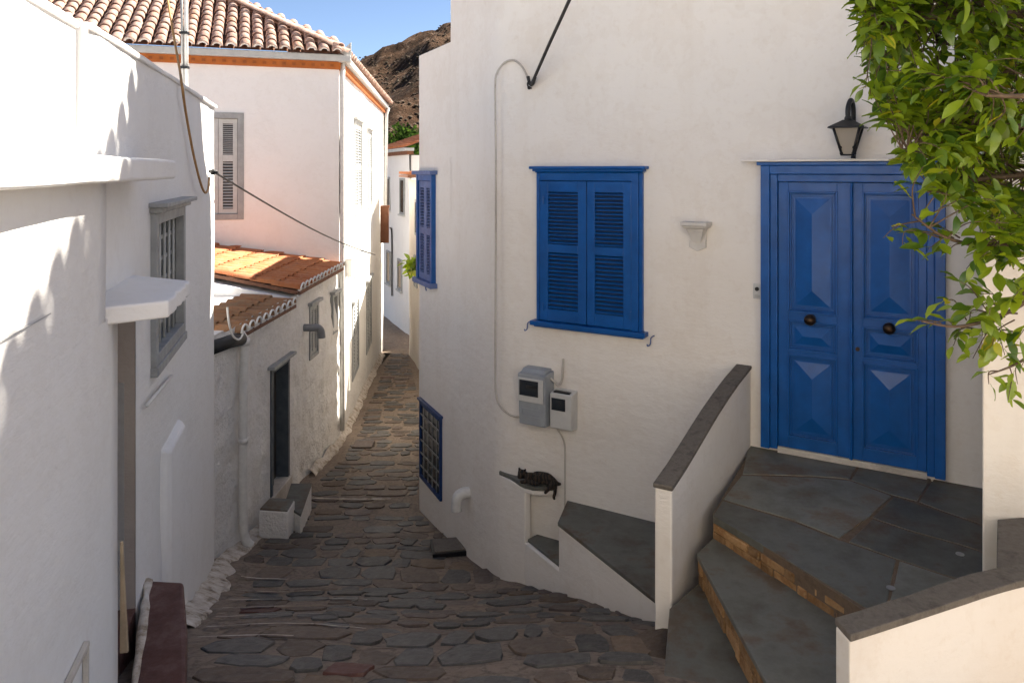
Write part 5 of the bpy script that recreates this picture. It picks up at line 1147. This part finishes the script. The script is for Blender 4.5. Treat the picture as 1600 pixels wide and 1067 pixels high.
# ------------------------------------------------------------------ cat on the ledge
def make_cat():
    z = zc; a = WX.pt(f0 * .95, z).xy; rt2 = Vector((WB.d.x, WB.d.y, 0)); fw_ = Vector((WB.n.x, WB.n.y, 0)); up = Vector((0, 0, 1))
    pB = lambda px, py, o: WB.off(o).hit(px, py + 3)
    o0 = .085
    V = {}; E = []; rad = []; vs_ = []
    def v(p, r_): vs_.append(tuple(p)); rad.append(r_); return len(vs_) - 1
    def chain(start, pts):
        k = start
        for p, r_ in pts:
            n_ = v(p, r_); E.append((k, n_)); k = n_
        return k
    root = v(pB(847, 742, o0), .062)                           # belly
    ch = chain(root, [(pB(834, 742, o0), .060), (pB(824, 741, o0 + .01), .046)])
    neck = len(vs_) - 1
    hd_ = chain(neck, [(pB(816, 738, o0 + .03), .047), (pB(812, 741, o0 + .06), .034), (pB(810.5, 743.5, o0 + .085), .020)])
    headi = neck + 1
    for dx in (-.026, .026): chain(headi, [(Vector(vs_[headi]) + rt2 * (dx * 1.1) + up * .040, .018), (Vector(vs_[headi]) + rt2 * (dx * 1.5) + up * .062, .005)])
    rump = chain(root, [(pB(857, 745, o0), .062), (pB(865, 751, o0 + .005), .048)])
    chain(rump, [(pB(868, 758, o0 + .02), .020), (pB(867.5, 766, o0 + .03), .017), (pB(865, 774, o0 + .03), .016), (pB(867, 778, o0 + .03), .012)])  # tail hanging
    chain(rump, [(pB(861, 757, o0 + .08), .024), (pB(856, 762, o0 + .10), .017), (pB(851, 768, o0 + .10), .015)])   # hind leg over the edge
    chain(rump, [(pB(871, 753, o0 - .01), .022), (pB(877, 753, o0 - .02), .011)])
    chain(ch, [(pB(823, 748, o0 + .07), .026), (pB(817, 750, o0 + .10), .019), (pB(812, 749, o0 + .12), .016)])         # forepaws
    chain(ch, [(pB(829, 750, o0 + .08), .024), (pB(838, 753, o0 + .11), .018), (pB(843, 753, o0 + .12), .015)])
    me = bpy.data.meshes.new('cat'); me.from_pydata(vs_, E, []); ob = bpy.data.objects.new('cat', me); col.objects.link(ob); WM[ob.name] = Matrix.Identity(4)
    sk = ob.modifiers.new('skin', 'SKIN'); sk.use_smooth_shade = True; sk.branch_smoothing = .6
    for i, d_ in enumerate(me.skin_vertices[0].data): d_.radius = (rad[i], rad[i]); d_.use_root = (i == root)
    sb = ob.modifiers.new('sub', 'SUBSURF'); sb.levels = 2; sb.render_levels = 2
    me.materials.append(M['cat'])
    tag(ob, 'dark tabby cat lying on the small slate ledge with its tail hanging down', 'cat'); return ob
make_cat()

# ------------------------------------------------------------------ foliage
def leaf_mesh(name, L, W_, fold, curl, m, seed):
    rn = random.Random(seed); b = MB(); n = 6
    for i in range(n + 1):
        t = i / n; w = W_ * math.sin(math.pi * t ** .95) ** .85 if 0 < i < n else .0012
        y = L * t; z = -curl * L * t * t; wav = rn.uniform(-.004, .004)
        b.v += [(-w, y, z + w * fold + wav), (0, y, z), (w, y, z + w * fold - wav)]
    for i in range(n):
        for k in range(2): a = i * 3 + k; b.f.append((a, a + 1, a + 4, a + 3))
    b.tube([(0, -.018, .004), (0, 0, 0)], .0016, 4)
    return b.mesh(name, m, True)
LEAVES = [leaf_mesh('leaf', L, W_, fo, cu, M['leaf'], k) for k, (L, W_, fo, cu) in enumerate([(.105, .023, .35, .18), (.095, .021, .5, .28), (.112, .026, .25, .10), (.085, .020, .4, .05), (.100, .022, .2, .40), (.070, .018, .35, .2)])]
rt3 = random.Random(5)
tree = thing('citrus_tree', (3.2, 3.25, -2.6), 'leafy citrus tree reaching in over the door from the right', 'tree')
b = MB(); trunk = smooth_pts([(3.2, 3.25, -2.6), (3.16, 3.2, -1.6), (3.22, 3.25, -.6), (3.1, 3.2, .1), (2.95, 3.15, .6)], 6); b.tube(trunk, [lerp(.075, .04, i / (len(trunk) - 1)) for i in range(len(trunk))], 10)
limbs = []
def limb(pts, r0_, r1_):
    P = smooth_pts(pts, 7); b.tube(P, [lerp(r0_, r1_, i / (len(P) - 1)) for i in range(len(P))], 7); limbs.append(P)
T0 = Vector((2.95, 3.15, .6)); T1 = Vector((3.1, 3.2, .1)); T2 = Vector((3.18, 3.22, -.35))
I = lambda px, py, y: at_y(px, py, y)
limb([T0, I(1700, 30, 3.2), I(1560, 20, 3.1), I(1450, 30, 3.05), I(1360, 40, 3.0)], .030, .006)
limb([T0, I(1720, 90, 3.4), I(1590, 110, 3.5), I(1480, 130, 3.6), I(1390, 160, 3.6)], .026, .005)
limb([T1, I(1700, 190, 3.1), I(1580, 200, 2.95), I(1490, 210, 2.9), I(1410, 235, 2.9)], .026, .005)
limb([T1, I(1740, 240, 3.3), I(1620, 270, 3.4), I(1530, 280, 3.3), I(1450, 300, 3.2)], .024, .005)
limb([T2, I(1700, 330, 3.1), I(1640, 360, 3.0), I(1560, 385, 2.9), I(1480, 372, 2.85), I(1425, 335, 2.85)], .018, .003)
limb([T2, I(1730, 420, 3.2), I(1640, 450, 3.0), I(1570, 490, 2.9), I(1500, 510, 2.8), I(1440, 502, 2.75)], .016, .003)
limb([T2, I(1720, 520, 3.1), I(1640, 540, 2.9), I(1585, 570, 2.8), I(1545, 585, 2.75)], .012, .002)
limb([T0, I(1720, -60, 3.0), I(1600, -60, 2.9), I(1480, -40, 2.9)], .028, .006)
limb([T0, I(1660, -20, 3.7), I(1560, 60, 3.8), I(1470, 70, 3.9)], .024, .005)
limb([T1, I(1690, 140, 2.7), I(1610, 150, 2.6), I(1540, 150, 2.6)], .022, .005)
b.build('trunk', M['bark'], tree, True)
REG = [(1325, -60), (1340, 20), (1352, 70), (1358, 110), (1345, 138), (1370, 165), (1376, 215), (1395, 248), (1435, 262), (1470, 285), (1498, 318), (1528, 345), (1560, 395), (1620, 425), (1700, 430), (1700, -60)]
def inside(px, py, poly):
    r_ = False; j = len(poly) - 1
    for i in range(len(poly)):
        xi, yi = poly[i]; xj, yj = poly[j]
        if (yi > py) != (yj > py) and px < (xj - xi) * (py - yi) / (yj - yi) + xi: r_ = not r_
        j = i
    return r_
spots = []; tw = MB()
allp = [p for L_ in limbs for p in L_[4:]]
def twig(tip, base, n_l, sz=1.0):
    mid = base.lerp(tip, .55) + Vector((rt3.uniform(-.04, .04), rt3.uniform(-.04, .04), rt3.uniform(0, .05))); P = smooth_pts([base, mid, tip], 4)
    tw.tube(P, [lerp(.0035, .0012, i / (len(P) - 1)) for i in range(len(P))], 4, False)
    for i in range(n_l):
        t = lerp(.25, 1.0, (i + .5) / n_l); k = min(len(P) - 2, int(t * (len(P) - 1))); p = P[k].lerp(P[k + 1], t * (len(P) - 1) - k); dr_ = (P[k + 1] - P[k]).normalized()
        side = dr_.cross(Vector((0, 0, 1))); side = side.normalized() if side.length > .01 else Vector((1, 0, 0))
        yv = (dr_ * rt3.uniform(.2, .9) + side * rt3.choice((-1, 1)) * rt3.uniform(.3, 1) + Vector((rt3.uniform(-.3, .3), rt3.uniform(-.5, .2), rt3.uniform(-.55, .45)))).normalized()
        zv = Vector((rt3.uniform(-.5, .5), rt3.uniform(-.8, .3), 1)); zv = (zv - yv * zv.dot(yv)).normalized(); xv = yv.cross(zv); s_ = sz * rt3.uniform(.50, .98)
        mt = Matrix(((xv.x, yv.x, zv.x, 0), (xv.y, yv.y, zv.y, 0), (xv.z, yv.z, zv.z, 0), (0, 0, 0, 1))) @ Matrix.Scale(s_, 4); mt.translation = p + yv * .018
        spots.append((mt, rt3.randrange(len(LEAVES))))
cnt = 0
while cnt < 980:
    px, py = rt3.uniform(1300, 1690), rt3.uniform(-60, 430)
    if not inside(px, py, REG): continue
    if noise.noise(Vector((px * .012, py * .012, 3.3))) < -.22: continue
    tip = I(px, py, rt3.uniform(2.65, 3.95)); base = min(allp, key=lambda q: (q - tip).length + rt3.uniform(0, .15))
    if (base - tip).length > .45: base = tip + (base - tip).normalized() * .3
    twig(tip, base, rt3.randint(6, 9)); cnt += 1
for tx, ty, bx_, by_, n_ in ((1380, 372, 1440, 345, 3), (1410, 385, 1470, 372, 3), (1450, 390, 1490, 372, 4), (1425, 500, 1470, 505, 4), (1475, 470, 1510, 500, 5), (1500, 440, 1545, 490, 6), (1490, 540, 1530, 515, 6), (1520, 560, 1555, 500, 6), (1530, 460, 1560, 480, 6), (1550, 540, 1585, 500, 7),
                           (1580, 470, 1600, 470, 7), (1590, 530, 1610, 500, 7), (1545, 600, 1560, 580, 3), (1575, 625, 1578, 575, 4), (1590, 600, 1600, 560, 4), (1510, 420, 1530, 385, 6), (1560, 430, 1580, 400, 7), (1590, 440, 1610, 420, 7), (1545, 505, 1560, 480, 5), (1515, 500, 1550, 490, 7), (1535, 525, 1570, 495, 7), (1565, 515, 1590, 490, 8), (1570, 555, 1590, 520, 7), (1500, 520, 1540, 505, 6), (1520, 480, 1555, 488, 6), (1585, 410, 1610, 400, 8), (1555, 400, 1580, 392, 8), (1530, 405, 1555, 388, 7), (1460, 350, 1500, 372, 5), (1480, 395, 1515, 380, 5), (1595, 575, 1605, 545, 5), (1430, 360, 1470, 368, 4), (1455, 505, 1490, 508, 4)):
    twig(I(tx, ty, rt3.uniform(2.75, 2.9)), I(bx_, by_, 2.88), n_, .95)
tw.build('twigs', M['bark'], tree)
def seen(mt):
    p = mt.translation; px = CX + p.x / p.y * F; py = HY - p.z / p.y * F; return -20 < px < 1615 and py > -10
spots.sort(key=lambda s_: (not seen(s_[0]), s_[0].translation.y))
for mt, k in spots[:300]: put('leaf', LEAVES[k], mt, tree)
def leaf_mass(name, items, meshes, m, parent):
    b = MB(); tint = []
    for mt, k in items:
        me = meshes[k]; b.add([mt @ v.co for v in me.vertices], [tuple(p.vertices) for p in me.polygons]); tint += [rt3.random()] * len(me.vertices)
    me = bpy.data.meshes.new(name); me.from_pydata(b.v, [], b.f); me.polygons.foreach_set('use_smooth', [True] * len(me.polygons)); me.materials.append(m)
    at = me.attributes.new('tint', 'FLOAT', 'POINT'); at.data.foreach_set('value', tint)
    return put(name, me, None, parent)
tag(leaf_mass('crown', spots[300:], LEAVES, M['leaf'], tree), kind='stuff')

FARL = [leaf_mesh('leaf', .34, .10, .3, .2, M['leaf_far'], 50), leaf_mesh('leaf', .26, .09, .2, .3, M['leaf_far'], 51)]
for px, py, y, rr, lab in ((606, 222, 62, 1.3, 'dark green tree below the hill, nearest the tall house roof'), (632, 224, 60, 1.4, 'dark green tree below the hill, behind the far house roof ridge'), (658, 220, 64, 1.5, 'dark green tree below the hill, partly behind the blue-shutter house')):
    p = at_y(px, py, y); t_ = thing('background_tree', (p.x, p.y, -5.5), lab, 'tree', 'trees below the hill')
    b = MB(); b.tube(smooth_pts([(p.x, p.y, -5.5), (p.x + .1, p.y, -2), (p.x, p.y, p.z)], 5), [lerp(.22, .08, i / 10) for i in range(11)], 8); b.build('trunk', M['bark'], t_, True)
    it = []
    for cl in range(26):
        c = p + Vector((rt3.gauss(0, rr * .62), rt3.gauss(0, rr * .6), rt3.gauss(-.3, rr * .5)))
        for _ in range(40):
            q = c + Vector((rt3.gauss(0, .28), rt3.gauss(0, .28), rt3.gauss(0, .22))); e = Quaternion((rt3.gauss(0, 1), rt3.gauss(0, 1), rt3.gauss(0, 1), rt3.gauss(0, 1))).normalized().to_matrix().to_4x4(); e.translation = q; it.append((e, rt3.randrange(2)))
    leaf_mass('crown', it, FARL, M['leaf_far'], t_)
PL_ = [leaf_mesh('leaf', .16, .05, .3, .3, M['leaf'], 61)]
pp = WA.pt(WA.u(655), 0).xy; p = at_y(648, 422, 13.5); t_ = thing('potted_plant', (p.x + .1, p.y, p.z - .4), 'bright green plant peeping out below the alley shutters', 'plant')
it = []; b = MB()
for k in range(9):
    q = p + Vector((rt3.uniform(-.14, .16), rt3.uniform(-.1, .1), rt3.uniform(-.18, .16))); b.tube([p + Vector((.22, 0, -.25)), p.lerp(q, .6) + Vector((.03, 0, .0)), q], .006, 4)
    for _ in range(9):
        e = Quaternion((rt3.gauss(0, 1), rt3.gauss(0, 1), rt3.gauss(0, 1), rt3.gauss(0, 1))).normalized().to_matrix().to_4x4(); e.translation = q + Vector((rt3.gauss(0, .05), rt3.gauss(0, .05), rt3.gauss(0, .05))); it.append((e, 0))
b.tube([p + Vector((.22, 0, -.25)), p + Vector((.35, 0, -.3)), p + Vector((.6, 0, -.3))], .012, 6); b.build('stem', M['bark'], t_)
leaf_mass('foliage', it, PL_, M['leaf'], t_)

def lumps(n_, smin, smax, flat, seed, keep):
    rn = random.Random(seed); b = MB()
    base = [Vector(v) for v in ((1, 0, 0), (-1, 0, 0), (0, 1, 0), (0, -1, 0), (0, 0, 1), (0, 0, -1), (.6, .6, .55), (-.6, .6, .55), (.6, -.6, .55), (-.6, -.6, .55))]
    fs = [(0, 6, 8), (2, 6, 0), (2, 7, 6), (1, 7, 2), (1, 9, 7), (3, 9, 1), (3, 8, 9), (0, 8, 3), (6, 4, 8), (7, 4, 6), (9, 4, 7), (8, 4, 9), (0, 3, 5), (3, 1, 5), (1, 2, 5), (2, 0, 5)]
    while n_ > 0:
        y = rn.uniform(75, 215); x = y * rn.uniform(-.24, -.05)
        if not keep(noise.noise(Vector((x * .05, y * .05, seed)))): continue
        s_ = rn.uniform(smin, smax); p = Vector((x, y, hill_z(x, y) + s_ * .15)); n_ -= 1; a = rn.uniform(0, 6.3)
        b.add([p + Vector(((v.x * math.cos(a) - v.y * math.sin(a)) * s_ * rn.uniform(.7, 1.2), (v.x * math.sin(a) + v.y * math.cos(a)) * s_ * rn.uniform(.7, 1.2), v.z * s_ * flat * rn.uniform(.6, 1.2))) for v in base], fs)
    return b
tag(lumps(1500, .15, .45, .7, 11, lambda n_: n_ > -.15).build('scrub', M['scrub'], hl, True), kind='stuff')
